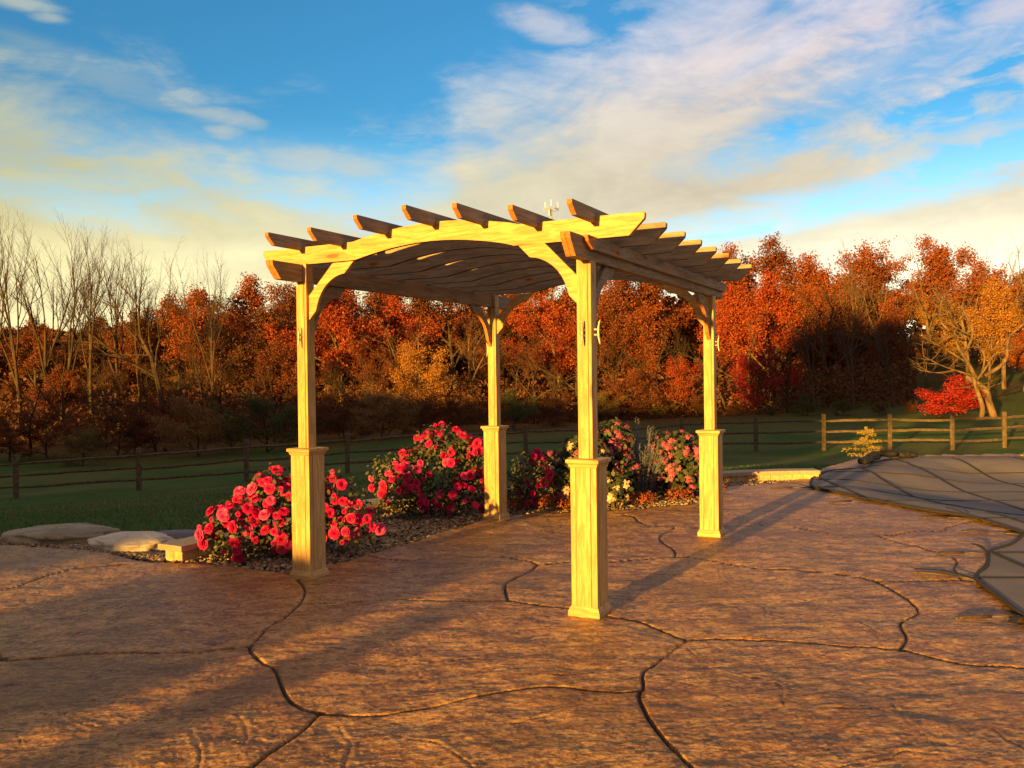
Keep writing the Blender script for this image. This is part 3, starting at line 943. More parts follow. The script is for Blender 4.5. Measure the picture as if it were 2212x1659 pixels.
def strip(mb, pl, half, z0, z1, shift=0.0):
    a = offset(pl, half + shift); b = offset(pl, -half + shift)
    n = len(pl)
    v = [(*a[i], z0) for i in range(n)] + [(*b[i], z0) for i in range(n)] + [(*a[i], z1) for i in range(n)] + [(*b[i], z1) for i in range(n)]
    f = []
    for i in range(n - 1):
        f += [(i, i + 1, 2 * n + i + 1, 2 * n + i), (n + i + 1, n + i, 3 * n + i, 3 * n + i + 1), (2 * n + i, 2 * n + i + 1, 3 * n + i + 1, 3 * n + i), (i + 1, i, n + i, n + i + 1)]
    f += [(0, 2 * n, 3 * n, n), (n - 1, 2 * n - 1, 4 * n - 1, 3 * n - 1)]
    mb.add(v, f)


wl0 = wl - np.array((-1.41, .7))
L = np.concatenate([[0], np.cumsum(np.linalg.norm(np.diff(wl0, axis=0), axis=1))])


def sub(pl, a, b, k=4):
    t = np.linspace(a, b, k)
    return np.stack([np.interp(t, L, pl[:, 0]), np.interp(t, L, pl[:, 1])], -1)


s0 = 0.0; i = 0
while s0 < L[-1] - .1:
    s1 = min(s0 + 1.2, L[-1])
    b = MB(); strip(b, sub(wl0, s0, s1 - .004, 6), .155, .078, .132)
    b.build('coping_slab', M['coping'], wallo, bevel=.004)
    s0 = s1
b = MB()
s0 = .045
while s0 < L[-1] - .1:
    w_ = .15 + .1 * random.random()
    s1 = min(s0 + w_, L[-1])
    for sg in (-1, 1):
        q = sub(wl0, s0, s1 - .006, 3)
        strip(b, q, .052 + .003 * random.random(), -.10, .0775, sg * .056)
    s0 = s1
b.build('wall_course', M['block'], wallo, bevel=.006)


def rock(name, loc, size, rz, matr, label, seed, flat=2.0, group=None):
    v, f = ico(5)
    rs = np.random.default_rng(seed)
    out = []
    off = rs.uniform(0, 50, 3)
    for p in v:
        q = Vector(p.tolist())
        n_ = mnoise.fractal(q * 1.1 + Vector(off.tolist()), 1.0, 2.0, 5)
        n2_ = mnoise.fractal(q * 4.5 + Vector(off.tolist()), 1.0, 2.0, 4)
        r_ = 1 + .24 * n_ + .05 * n2_
        z = p[2] * r_
        z = math.copysign(abs(z) ** .6, z) * (.82 if z > 0 else 1)
        out.append((p[0] * r_ * size[0], p[1] * r_ * size[1], z * size[2]))
    mb = MB(); mb.add(out, f)
    o = mb.build(name, matr, None, smooth=True)
    o.location = loc; o.rotation_euler = (0, 0, rz)
    tag(o, label, 'boulder', group or 'boulders at the lawn edge')
    return o


rock('boulder', (-3.0, 1.92, -.02), (.62, .36, .15), -.22, M['stone_tan'], 'long flat greenish tan boulder at the far left of the patio edge', 1)
rock('boulder', (-2.05, 1.45, -.02), (.46, .28, .15), -.38, M['stone_white'], 'smooth pale whitish boulder between the tan boulder and the wall end', 5)
rock('boulder', (-1.72, 1.90, -.03), (.44, .20, .085), -.25, M['stone_blue'], 'small low bluish grey boulder half hidden behind the wall coping', 9)

# ------------------------------------------------------------------ pool cover
mt, g = mat('cover_mesh')
ob = g.n('ShaderNodeTexCoord', out=None).outputs['Object']
n1 = g.noise(ob, 1.2, 4); n2 = g.noise(ob, 300, 2)
finish(g, g.mix(g.sstep(n1, .35, .65), (.150, .142, .155), (.190, .175, .185)), .8, n2, .2, .001, .2)
M['cover'] = mt
pc = empty('pool_cover', (9.5, 2.5, 0))
tag(pc, 'grey mesh pool cover with black strap grid anchored by springs', 'pool cover')


def cover_z(x, y):
    x = np.asarray(x, float); y = np.asarray(y, float)
    sh = x.shape
    d = -sdist(x.ravel(), y.ravel(), POOL, 2.2).reshape(sh)
    t = np.clip((d - .28) / 1.5, 0, 1)
    base = .024 - .20 * t * t * (3 - 2 * t)
    edge = np.clip(d / .5, 0, 1)
    return base + .014 * perlin(x * 1.1, y * 1.1) * edge + .008 * perlin(x * 4.1, y * 4.1) * edge * (1 - t) + .006


gx, gy = np.meshgrid(np.arange(4.6, 16.2, .05), np.arange(-4.6, 8.9, .05))
d = sdist(gx.ravel(), gy.ravel(), POOL, .4).reshape(gx.shape)
pl = np.array(POOL + [POOL[0]], float)
# snap the rim vertices of the grid to the outline
rim = (d > 0) & (d < .075)
xs, ys = gx.copy(), gy.copy()
for it in range(3):
    dd = sdist(xs.ravel(), ys.ravel(), POOL, .4).reshape(gx.shape)
    ex = (sdist((xs + .004).ravel(), ys.ravel(), POOL, .4).reshape(gx.shape) - dd) / .004
    ey = (sdist(xs.ravel(), (ys + .004).ravel(), POOL, .4).reshape(gx.shape) - dd) / .004
    xs = np.where(rim, xs - dd * ex, xs); ys = np.where(rim, ys - dd * ey, ys)
cz = cover_z(xs, ys)
me, _ = grid_mesh('fabric', xs - 9.5, ys - 2.5, cz, d < .075, M['cover'])
link_mesh('fabric', me, pc)


def strap_line(p0, p1, w=.024, lift=.004, rib=None):
    p0 = np.array(p0, float); p1 = np.array(p1, float)
    n = max(2, int(np.linalg.norm(p1 - p0) / .08))
    t = np.linspace(0, 1, n)
    p = p0[None] * (1 - t[:, None]) + p1[None] * t[:, None]
    nrm = np.array([-(p1 - p0)[1], (p1 - p0)[0]]); nrm /= np.linalg.norm(nrm)
    k = sdist(p[:, 0], p[:, 1], POOL, .3) < .02
    a = p + nrm * w; b_ = p - nrm * w
    v = []
    for i in range(n):
        z1 = float(cover_z(a[i:i + 1, 0], a[i:i + 1, 1])[0]); z2 = float(cover_z(b_[i:i + 1, 0], b_[i:i + 1, 1])[0])
        zz = max(z1, z2)
        v += [(a[i, 0] - 9.5, a[i, 1] - 2.5, zz + lift + .003), (b_[i, 0] - 9.5, b_[i, 1] - 2.5, zz + lift + .003), (a[i, 0] - 9.5, a[i, 1] - 2.5, zz - .002), (b_[i, 0] - 9.5, b_[i, 1] - 2.5, zz - .002)]
    f = []
    for i in range(n - 1):
        if k[i] and k[i + 1]:
            q = 4 * i
            f += [(q, q + 1, q + 5, q + 4), (q, q + 4, q + 6, q + 2), (q + 1, q + 3, q + 7, q + 5)]
    if f:
        used = sorted({i for q in f for i in q}); rm = {u: i for i, u in enumerate(used)}
        mb = MB(); mb.add([v[i] for i in used], [tuple(rm[i] for i in q) for q in f])
        mb.build('strap', M['strap'], pc)


ys_ = [-3.3, -2.4, -1.43, -.44, .47, 1.30, 2.22, 3.50, 4.80, 5.62, 6.55, 7.45]
for yy in ys_:
    strap_line((4.6, yy), (16, yy - .60), .019)
for xx in (5.78, 6.78, 7.82, 8.9, 9.95, 11.0, 12.1, 13.2, 14.3, 15.3):
    strap_line((xx - .42, -4.4), (xx + .68, 8.8), .021)
mb = MB()
pp = catmull(np.array(POOL[:17] + POOL[17:], float).tolist() + [POOL[0]], 5)
mb.tube([(x - 9.5, y - 2.5, .030) for x, y in pp], .017, 6)
mb.build('edge_binding', M['strap'], pc, smooth=True)


def spring(p0, p1, p2, loop=None):
    """anchor end p0, end of the spring sleeve p1, cover edge p2"""
    b = MB()
    q = lambda p, t, r, z=.017: (p[0] + (r[0] - p[0]) * t - 9.5, p[1] + (r[1] - p[1]) * t - 2.5, z)
    b.tube([q(p0, 0, p1, .014), q(p0, .12, p1), q(p0, .5, p1, .020), q(p0, 1, p1)], [.007, .0105, .0105, .0105], 10)
    o = b.build('spring', M['sleeve_brass'], pc, smooth=True)
    for t in np.linspace(.15, .95, 14):
        a = q(p0, t, p1)
        ring = MB(); break
    c = MB()
    c.tube([q(p1, 0, p2), q(p1, .5, p2), q(p1, 1, p2)], [.006, .006, .008], 6)
    c.build('hook', M['hook'], o, smooth=True)
    c = MB()
    c.tube([q(p0, -.10, p1, .004), q(p0, -.06, p1, .012), q(p0, .02, p1, .02)], [.007, .007, .006], 6)
    c.build('deck_anchor', M['hook'], o, smooth=True)
    s = MB()
    a, e2 = np.array(q(p1, .45, p2)), np.array(q(p1, 1.0, p2))
    if loop is not None:
        e3 = np.array((loop[0] - 9.5, loop[1] - 2.5, loop[2]))
        pts = [e2, (e2 + e3) / 2 + np.array((0, 0, .02)), e3]
    else:
        pts = [a, (a + e2) / 2 + np.array((0, 0, .008)), e2]
    pts = catmull(pts, 5)
    for i in range(len(pts) - 1):
        d_ = pts[i + 1] - pts[i]
        nn = np.array((-d_[1], d_[0], 0)); nn /= np.linalg.norm(nn) + 1e-9
        w_ = nn * .022
        u_ = np.array((0, 0, .004))
        s.add([pts[i] - w_, pts[i] + w_, pts[i + 1] + w_, pts[i + 1] - w_, pts[i] - w_ + u_, pts[i] + w_ + u_, pts[i + 1] + w_ + u_, pts[i + 1] - w_ + u_], [(0, 3, 2, 1), (4, 5, 6, 7), (0, 1, 5, 4), (1, 2, 6, 5), (2, 3, 7, 6), (3, 0, 4, 7)])
    s.build('strap_tail', M['strap'], o)


spring((5.223, 4.837), (5.493, 4.812), (5.762, 4.786), (5.36, 5.02, .06))
spring((5.506, 3.454), (5.785, 3.512), (6.015, 3.521), (5.86, 3.60, .05))
spring((6.071, 2.293), (6.324, 2.274), (6.56, 2.20), (6.38, 2.42, .10))
spring((6.065, 1.478), (6.295, 1.444), (6.536, 1.28))
spring((5.342, .486), (5.565, .507), (5.751, .447), (5.72, .66, .06))
spring((4.822, -.193), (5.029, -.33), (5.145, -.44), (4.83, -.14, .03))
spring((4.501, -1.432), (4.712, -1.423), (4.907, -1.443), (4.72, -1.62, .03))
spring((6.20, 5.95), (6.42, 6.02), (6.60, 6.35))
# gathered strapping heaped on the far rim
b = MB()
for i in range(7):
    t = np.linspace(0, 1, 9)
    pts = np.stack([7.55 + 1.3 * t - 9.5 + RNG.normal(0, .05, 9), 7.45 + 1.0 * t + .25 * np.sin(t * 3) - 2.5 + RNG.normal(0, .06, 9), .05 + .06 * RNG.random(9) + .05 * np.sin(t * 3.1)], -1)
    b.tube(catmull(pts, 3), .026 + .02 * RNG.random(), 5)
b.build('strap_bundle', M['strap'], pc, smooth=True)

# ------------------------------------------------------------------ split-rail fence
fence = empty('rail_fence', (2.1, 21.7, -1.3))
tag(fence, 'weathered three-rail split wood fence crossing the lawn', 'fence')
FP = [(-236, 25.2), (30, 24.9), (296, 25.0), (529, 25.6), (748, 26.4), (955, 27.3), (1134, 28.5), (1303, 30.0), (1472, 31.0), (1632, 30.4), (1779, 29.7), (1922, 28.9), (2057, 28.2), (2170, 28.6), (2300, 29.3), (2430, 30)]
YB = {-236: 1073, 30: 1062, 296: 1052, 529: 1037, 748: 1025, 955: 1010, 1134: 1000, 1303: 989, 1472: 985, 1632: 990, 1779: 992, 1922: 987, 2057: 985, 2170: 968, 2300: 960, 2430: 955}
posts = []
for xd, dist in FP:
    x, y = at(xd, dist)
    posts.append((x, y, gz(x, y)))
for x, y, z in posts:
    b = MB()
    r_ = random.uniform(-.15, .15)
    n = 7
    hgt = 1.24 + random.uniform(-.03, .05)
    prof = []
    ax_, ay_ = .075, .055
    v = []
    lev = [-.2, .2, .6, .95, hgt - .02, hgt]
    for h in lev:
        for i_ in range(8):
            a = i_ * math.pi / 4 + .39
            rr_ = 1 + .10 * mnoise.noise(Vector((x + i_, h * 1.5, y)))
            sx_ = math.copysign(abs(math.cos(a)) ** .6, math.cos(a)) * ax_ * rr_ * (.93 if h == hgt else 1)
            sy_ = math.copysign(abs(math.sin(a)) ** .6, math.sin(a)) * ay_ * rr_ * (.93 if h == hgt else 1)
            v.append((x - 2.1 + sx_ + .02 * r_ * h, y - 21.7 + sy_, z + 1.3 + h))
    f = []
    for k in range(len(lev) - 1):
        for i_ in range(8):
            j_ = (i_ + 1) % 8
            f.append((8 * k + i_, 8 * k + j_, 8 * k + 8 + j_, 8 * k + 8 + i_))
    f.append(tuple(8 * (len(lev) - 1) + i_ for i_ in range(8)))
    b.add(v, f)
    b.build('post', M['fence'], fence, bevel=.006)
for (x0, y0, z0), (x1, y1, z1) in zip(posts[:-1], posts[1:]):
    for h in (.30, .66, 1.02):
        b = MB()
        t = np.linspace(-.03, 1.03, 12)
        h0 = h + random.uniform(-.03, .03); h1 = h + random.uniform(-.03, .03)
        sag = random.uniform(-.035, .02)
        pts = np.stack([x0 + (x1 - x0) * t - 2.1, y0 + (y1 - y0) * t - 21.7, z0 + h0 + (z1 + h1 - z0 - h0) * t + 1.3 + sag * np.sin(t * math.pi) + RNG.normal(0, .006, 12)], -1)
        rad = .044 * np.clip(np.minimum(t + .06, 1.06 - t) * 7, .45, 1) * RNG.uniform(.9, 1.1, 12)
        b.tube(pts, rad, 5)
        b.build('rail', M['fence'], fence, bevel=0)


# ------------------------------------------------------------------ plants near the patio
def frames(n, rs, tilt=1.0):
    """random orthonormal pairs"""
    a = rs.normal(size=(n, 3)); a[:, 2] *= tilt
    a /= np.linalg.norm(a, axis=1)[:, None]
    b = np.cross(a, rs.normal(size=(n, 3))); b /= np.linalg.norm(b, axis=1)[:, None]
    return a, b


def leaves(c, size, rs, aspect=.55, normals=None, up=0.0):
    """six-sided pointed leaves folded a little; c (n,3)"""
    n = len(c)
    a, b = frames(n, rs)
    if normals is not None:
        # leaf plane roughly perpendicular to the outward direction
        nn = normals + rs.normal(0, .55, (n, 3)); nn[:, 2] += up
        nn /= np.linalg.norm(nn, axis=1)[:, None]
        a = np.cross(nn, rs.normal(size=(n, 3))); a /= np.linalg.norm(a, axis=1)[:, None]
        b = np.cross(nn, a)
    else:
        nn = np.cross(a, b)
    s = (size if hasattr(size, '__len__') else np.full(n, size)) * rs.uniform(.7, 1.25, n)
    s = s[:, None]
    prof = [(-.5, 0, 0), (-.18, .5, .10), (.18, .42, .10), (.5, 0, 0), (.18, -.42, .10), (-.18, -.5, .10)]
    v = np.stack([c + s * (p[0] * a + p[1] * aspect * b + p[2] * aspect * nn) for p in prof], 1)
    return v.reshape(-1, 3)


def leafquads(c, size, rs, aspect=.7):
    n = len(c)
    a, b = frames(n, rs)
    s = (size * rs.uniform(.6, 1.3, n))[:, None]
    v = np.stack([c - s * a * .5, c + s * b * aspect * .5, c + s * a * .5, c - s * b * aspect * .5], 1)
    return v.reshape(-1, 3)


def rose_mesh(seed, mat_):
    rs = np.random.default_rng(seed)
    b = MB()
    rings = [(5, .10, 1.25, .30), (6, .22, .95, .55), (7, .34, .60, .75), (8, .46, .25, .95), (8, .54, -.05, 1.0)]
    for n, r0, ang, ln in rings:
        ph = rs.uniform(0, 6.28)
        for i in range(n):
            th = ph + i * 6.283 / n + rs.normal(0, .12)
            an = ang + rs.normal(0, .10)
            w = .36 * (.6 + r0)
            pts = []
            for k, t in enumerate((0, .5, 1)):
                rad = .06 + r0 * .35 + ln * .62 * t * math.cos(an * (1 - .35 * t))
                z = ln * .55 * t * math.sin(an) - .10 * t * t * (1 - ang) + .12 * ang
                for sd_ in (-1, 0, 1):
                    ww = w * (.45 + .75 * t - .25 * t * t * abs(sd_))
                    cx = rad - .10 * abs(sd_) * t
                    pts.append((cx * math.cos(th) - sd_ * ww * math.sin(th), cx * math.sin(th) + sd_ * ww * math.cos(th), z + .07 * abs(sd_) + rs.normal(0, .018)))
            b.add(pts, [(0, 1, 4, 3), (1, 2, 5, 4), (3, 4, 7, 6), (4, 5, 8, 7)])
    return b.mesh('flower', mat_, True)


def daisy_mesh(seed, mat_, n=11, droop=.25, w=.16):
    rs = np.random.default_rng(seed)
    b = MB()
    for i in range(n):
        th = i * 6.283 / n + rs.normal(0, .1)
        L_ = rs.uniform(.8, 1.1)
        dz = -droop * rs.uniform(.3, 1.7)
        pts = []
        for t, ww in ((.15, .06), (.5, w), (.85, w * .95), (1.0, w * .3)):
            for sd_ in (-1, 1):
                pts.append((L_ * t * math.cos(th) - sd_ * ww * math.sin(th), L_ * t * math.sin(th) + sd_ * ww * math.cos(th), dz * t * t + .05))
        b.add(pts, [(0, 1, 3, 2), (2, 3, 5, 4), (4, 5, 7, 6)])
    v, f = ico(1)
    b.add(v * np.array((.2, .2, .16)) + np.array((0, 0, .08)), f, 1)
    return b.mesh('flower', [mat_, M['cone']], True)


ROSES = [rose_mesh(i, M['petal_red']) for i in range(4)] + [rose_mesh(9, M['petal_pink'])]
DAISY_S = [daisy_mesh(i, M['petal_salmon'], 12, .3, .15) for i in range(3)]
DAISY_C = [daisy_mesh(i + 5, M['petal_cream'], 8, .5, .22) for i in range(3)]


def shell(lobes, n, rs, inner=.55):
    """points in a union of ellipsoids, most near the surface; returns points and outward normals"""
    w = np.array([l[3] * l[4] * l[5] for l in lobes]) ** (2 / 3)
    which = rs.choice(len(lobes), n, p=w / w.sum())
    L_ = np.array(lobes)[which]
    d = rs.normal(size=(n, 3)); d /= np.linalg.norm(d, axis=1)[:, None]
    r = np.where(rs.random(n) < .75, rs.uniform(.82, 1.06, n), rs.uniform(inner, .85, n))
    p = L_[:, :3] + d * L_[:, 3:6] * r[:, None]
    k = p[:, 2] > .02
    return p[k], d[k]


def in_lobes(p, lobes, s=.9):
    r = np.zeros(len(p), bool)
    for l in lobes:
        q = (p - np.array(l[:3])) / (np.array(l[3:6]) * s)
        r |= (q ** 2).sum(1) < 1
    return r


def bush(name, loc, lobes, leafmat, nleaf, lsize, flowers, nfl, fsize, label, cat, group, seed, cluster=4, asp=.55, view=True, stems=14, fr=.5, lean=None, extra=0):
    rs = np.random.default_rng(seed)
    root = empty(name, loc)
    tag(root, label, cat, group)
    p, d = shell(lobes, nleaf, rs, .35)
    jit = .05
    v = leaves(p + rs.normal(0, jit * .5, p.shape), lsize, rs, asp, d, .4)
    link_mesh('foliage', quads_mesh('foliage', v, leafmat, 6), root)
    b = MB()
    for i in range(stems):
        l = lobes[rs.integers(len(lobes))]
        tip = np.array(l[:3]) + rs.normal(0, .45, 3) * np.array(l[3:6]); tip[2] = max(tip[2], .15)
        tip = np.array(l[:3]) + (tip - np.array(l[:3])) * 1.05
        base = np.array((tip[0] * .35 + rs.normal(0, .05), tip[1] * .35 + rs.normal(0, .05), -.03))
        mid = (base + tip) / 2 + np.array((*(rs.normal(0, .04, 2)), .06))
        b.tube(catmull([base, mid, tip], 4), np.linspace(.009, .003, 9), 5)
    b.build('stem', M['stem'], root, smooth=True)
    # flower clusters on the outside
    cen = []
    tries = 0
    ncl = max(1, int(nfl / cluster))
    while len(cen) < ncl and tries < 6000:
        tries += 1
        l = lobes[rs.choice(len(lobes))]
        dd = rs.normal(size=3); dd[2] = abs(dd[2]) * .8 - .75 * rs.random()
        if view and dd[1] > 0: dd[1] *= -.6 if rs.random() < .8 else 1
        dd /= np.linalg.norm(dd)
        q = np.array(l[:3]) + dd * np.array(l[3:6]) * 1.03
        if q[2] < .07 or in_lobes(q[None], lobes, .93)[0]: continue
        if cen and min(np.linalg.norm(q - c[0]) for c in cen) < fsize * 2.4: continue
        cen.append((q, dd))
    b = MB()
    placed = []
    cnt = 0
    for q, dd in cen:
        for j in range(rs.integers(max(1, cluster - 2), cluster + 3)):
            if cnt >= nfl: break
            for _ in range(12):
                o3 = rs.normal(0, fsize * 1.25, 3) * (0 if j == 0 else 1)
                w = q + o3 - dd * abs(o3 @ dd) * .3
                if all(np.linalg.norm(w - pz) > fsize * 1.25 for pz in placed) and in_lobes(w[None], lobes, 1.18)[0]: break
            else:
                continue
            placed.append(w)
            me_ = flowers[rs.integers(len(flowers))] if rs.random() > .0 else flowers[0]
            o = link_mesh('flower', me_, root)
            o.location = w
            nv = Vector(dd.tolist()) + Vector((rs.normal(0, .3), rs.normal(-.55, .3), .45 + rs.normal(0, .25)))
            o.rotation_euler = (nv.to_track_quat('Z', 'Y') @ Matrix.Rotation(rs.uniform(0, 6.28), 4, 'Z').to_quaternion()).to_euler()
            s_ = fsize * rs.choice([.5, .8, 1.0, 1.15]) * rs.uniform(.9, 1.08)
            o.scale = (s_,) * 3
            base = w - dd * .10 - np.array((0, 0, .06))
            b.tube([base, w - np.array(nv.normalized()) * .01], .0028, 4, cap=False)
            cnt += 1
    if cnt: b.build('flower_stalks', M['stem'], root)
    if extra:
        mass = MB()
        for q, dd in cen * 3:
            for j in range(3):
                if len(placed) > nfl + extra: break
                w = q + rs.normal(0, fsize * 1.6, 3)
                if w[2] < .06 or not in_lobes(w[None], lobes, 1.1)[0] or any(np.linalg.norm(w - pz) < fsize * 1.15 for pz in placed): continue
                placed.append(w)
                me_ = flowers[rs.integers(len(flowers))]
                co = np.empty(len(me_.vertices) * 3, np.float32); me_.vertices.foreach_get('co', co)
                nv = Vector(dd.tolist()) + Vector((rs.normal(0, .3), rs.normal(-.5, .3), .45 + rs.normal(0, .25)))
                mm = np.array(nv.to_track_quat('Z', 'Y').to_matrix())
                mass.add(co.reshape(-1, 3) @ mm.T * fsize * rs.uniform(.8, 1.1) + w, [tuple(p.vertices) for p in me_.polygons])
        tag(mass.build('flower_mass', flowers[0].materials[0], root, smooth=True), kind='stuff')
    return root


# left rose bush round the front-left post: lobes (x,y,z,rx,ry,rz) relative to its foot
bush('rose_bush', (-.36, .92, 0), [(-.50, -.14, .22, .28, .24, .22), (-.42, -.10, .28, .30, .28, .28), (-.14, .02, .46, .28, .30, .32), (-.05, -.12, .26, .34, .26, .26), (.30, .16, .42, .34, .28, .30), (.48, .10, .24, .30, .26, .22), (-.22, .02, .60, .16, .16, .20), (.16, .1, .58, .2, .2, .16)],
     M['leaf_rose'], 3300, .050, ROSES, 100, .060, 'red rose bush spilling on both sides of the front left pergola post', 'rose bush', 'red rose bushes in the gravel bed', 11, extra=40, cluster=4)
bush('rose_bush', (.80, 3.02, 0), [(-.0, .0, .46, .46, .32, .40), (-.40, -.12, .36, .32, .28, .32), (.36, .06, .46, .30, .26, .38), (.02, .0, .80, .30, .26, .24), (-.36, -.16, .20, .36, .24, .2), (.22, -.16, .20, .34, .22, .20), (-.60, -.02, .50, .20, .18, .18), (-.34, 0, .62, .2, .18, .16), (.30, 0, .74, .22, .2, .2)],
     M['leaf_rose'], 5000, .048, ROSES, 100, .062, 'tallest red rose bush, in the middle, left of the rear left post', 'rose bush', 'red rose bushes in the gravel bed', 12, extra=35, cluster=4)
bush('rose_bush', (1.86, 3.40, 0), [(.0, .0, .40, .24, .22, .26), (-.12, 0, .24, .22, .2, .2)],
     M['leaf_rose'], 900, .05, ROSES[:4], 22, .06, 'small red rose bush just right of the rear left pergola post', 'rose bush', 'red rose bushes in the gravel bed', 13, cluster=5)
# pink coneflower-like shrubs
bush('flowering_shrub', (2.42, 3.62, 0), [(0, 0, .34, .38, .3, .3), (.12, .0, .62, .28, .26, .24), (-.26, 0, .46, .22, .22, .2)],
     M['leaf_cone'], 2200, .07, DAISY_C + DAISY_S[:2], 96, .056, 'airy shrub with drooping cream and salmon flowers left of the near right post', 'flowering shrub', 'flowering shrubs behind the pergola', 21, cluster=3, asp=.6)
bush('flowering_shrub', (2.86, 4.05, 0), [(0, 0, .50, .30, .26, .36), (.10, -.02, .78, .24, .2, .22), (.16, 0, .3, .26, .24, .26)],
     M['leaf_cone'], 1700, .07, DAISY_S, 70, .056, 'tall shrub with salmon pink daisies directly behind the near right post', 'flowering shrub', 'flowering shrubs behind the pergola', 22, cluster=3, asp=.6)
bush('flowering_shrub', (3.92, 4.52, 0), [(0, 0, .38, .44, .34, .34), (-.12, .0, .58, .34, .28, .24), (.24, .0, .40, .26, .28, .28), (-.25, -.1, .26, .28, .2, .22)],
     M['leaf_cone'], 2600, .085, DAISY_S, 100, .058, 'rounded dark shrub covered in pink daisies left of the rear right post', 'flowering shrub', 'flowering shrubs behind the pergola', 23, extra=40, cluster=4, asp=.6)
bush('flowering_shrub', (2.90, 3.42, 0), [(0, 0, .22, .20, .16, .18)],
     M['leaf_cone'], 420, .07, DAISY_C, 24, .055, 'low cream and peach flowered shrub at the gravel edge right of the near right post', 'flowering shrub', 'flowering shrubs behind the pergola', 24, cluster=3, asp=.6)


def sage(loc, h, n, rad, seed, label):
    rs = np.random.default_rng(seed)
    root = empty('silver_shrub', loc)
    tag(root, label, 'silver shrub')
    b = MB(); cs = []; dirs = []
    for i in range(n):
        a = rs.uniform(0, 6.28); r_ = rad * math.sqrt(rs.random()); hh = h * (1.05 - .5 * (r_ / rad)) * rs.uniform(.7, 1.1)
        p0 = np.array((r_ * .35 * math.cos(a), r_ * .35 * math.sin(a), 0)); p1 = np.array((r_ * 1.15 * math.cos(a), r_ * 1.15 * math.sin(a), hh))
        pts = catmull([p0, (p0 + p1) / 2 + np.array((0, 0, .05)), p1], 8)
        b.tube(pts, np.linspace(.004, .0015, len(pts)), 4, cap=False)
        for q in np.linspace(.25, 1, 34):
            c = np.array([np.interp(q, np.linspace(0, 1, len(pts)), pts[:, k]) for k in range(3)])
            cs.append(c); dirs.append(p1 - p0)
    b.build('stem', M['leaf_sage'], root)
    cs = np.array(cs); dirs = np.array(dirs); dirs /= np.linalg.norm(dirs, axis=1)[:, None]
    cs = np.repeat(cs, 2, 0); dirs = np.repeat(dirs, 2, 0)
    sd_ = rs.normal(size=cs.shape); sd_ -= dirs * (sd_ * dirs).sum(1)[:, None]; sd_ /= np.linalg.norm(sd_, axis=1)[:, None]
    ax_ = sd_ + dirs * .8; ax_ /= np.linalg.norm(ax_, axis=1)[:, None]
    w = np.cross(ax_, sd_ + .01); w /= np.linalg.norm(w, axis=1)[:, None]
    L_ = rs.uniform(.03, .055, (len(cs), 1))
    v = np.stack([cs, cs + ax_ * L_ * .5 + w * .0035, cs + ax_ * L_, cs + ax_ * L_ * .5 - w * .0035], 1).reshape(-1, 3)
    link_mesh('foliage', quads_mesh('foliage', v, M['leaf_sage'], 4), root)


sage((3.36, 4.35, 0), .98, 105, .36, 31, 'feathery silver grey shrub between the two pink flowered shrubs')


def mound(loc, r_, h, n, seed, label, matr='leaf_sedum', ls=.028, name='ground_cover_plant', cat='ground cover plant', group='reddish low plants in the gravel'):
    rs = np.random.default_rng(seed)
    root = empty(name, loc)
    tag(root, label, cat, group)
    lob = [(rs.normal(0, r_ * .35), rs.normal(0, r_ * .3), h * .35, r_ * .6, r_ * .5, h * .7) for _ in range(4)]
    p, d = shell(lob, n, rs, .3)
    link_mesh('foliage', quads_mesh('foliage', leaves(p, ls, rs, .6, d, .3), M[matr], 6), root)
    b = MB()
    for i in range(12):
        a = rs.uniform(0, 6.28)
        b.tube([(0, 0, -.02), (r_ * .35 * math.cos(a), r_ * .35 * math.sin(a), h * .4), (r_ * .8 * math.cos(a), r_ * .8 * math.sin(a), h * .7)], [.005, .004, .002], 4)
    b.build('stem', M['stem'], root)


mound((2.10, 3.38, 0), .22, .16, 900, 41, 'rust red low mound at the foot of the cream flowered shrub')
mound((2.42, 3.30, 0), .20, .13, 700, 42, 'dark maroon low mound just left of the near right post', 'leaf_sedum')
mound((3.30, 3.66, 0), .24, .14, 900, 43, 'bright red-orange low mound in front of the silver shrub')
mound((3.72, 3.95, 0), .22, .13, 800, 44, 'reddish low plant below the rounded pink daisy shrub')
mound((4.36, 4.60, 0), .28, .24, 1300, 45, 'red leaved low shrub just left of the rear right post')
mound((1.72, 3.30, 0), .14, .12, 450, 46, 'orange tinted low plant beside the base of the rear left post')


def conifer(loc, h, seed, label, n=34):
    rs = np.random.default_rng(seed)
    root = empty('golden_conifer', loc)
    tag(root, label, 'young conifer', 'small golden conifers beyond the pool')
    b = MB(); b.tube([(0, 0, -.1), (.02, 0, h * .5), (0, 0, h * .97)], [.022, .014, .003], 6)
    b.build('trunk', M['stem'], root)
    cs = []
    for i in range(n):
        t = (i + .5) / n
        z = h * (.05 + .9 * t)
        L_ = h * .66 * (1 - t) ** .8 * rs.choice([.45, .8, 1.25]) + .05
        a = i * 2.4 + rs.normal(0, .3)
        for q in np.linspace(.1, 1, 16):
            wv = L_ * q
            for k in range(int(5 + 9 * (1 - abs(q - .6)))):
                sp = .26 * L_ * (1 - q * .6)
                cs.append((wv * math.cos(a) + rs.normal(0, sp * .35), wv * math.sin(a) + rs.normal(0, sp * .35), z + .20 * L_ * q - .16 * L_ * q * q + rs.normal(0, .018)))
    cs = np.array(cs)
    link_mesh('foliage', quads_mesh('foliage', leafquads(cs, .034, rs, .35), M['leaf_conifer'], 4), root)


x, y = 8.75, 10.1
conifer((x, y, gz(x, y) - .02), .95, 3, 'small golden conifer glowing in the sun just beyond the pool cover', 20)
x, y = at(2216, 15.6)
conifer((x, y, gz(x, y) - .02), .42, 5, 'tiny golden conifer at the right edge behind the pool deck', 16)

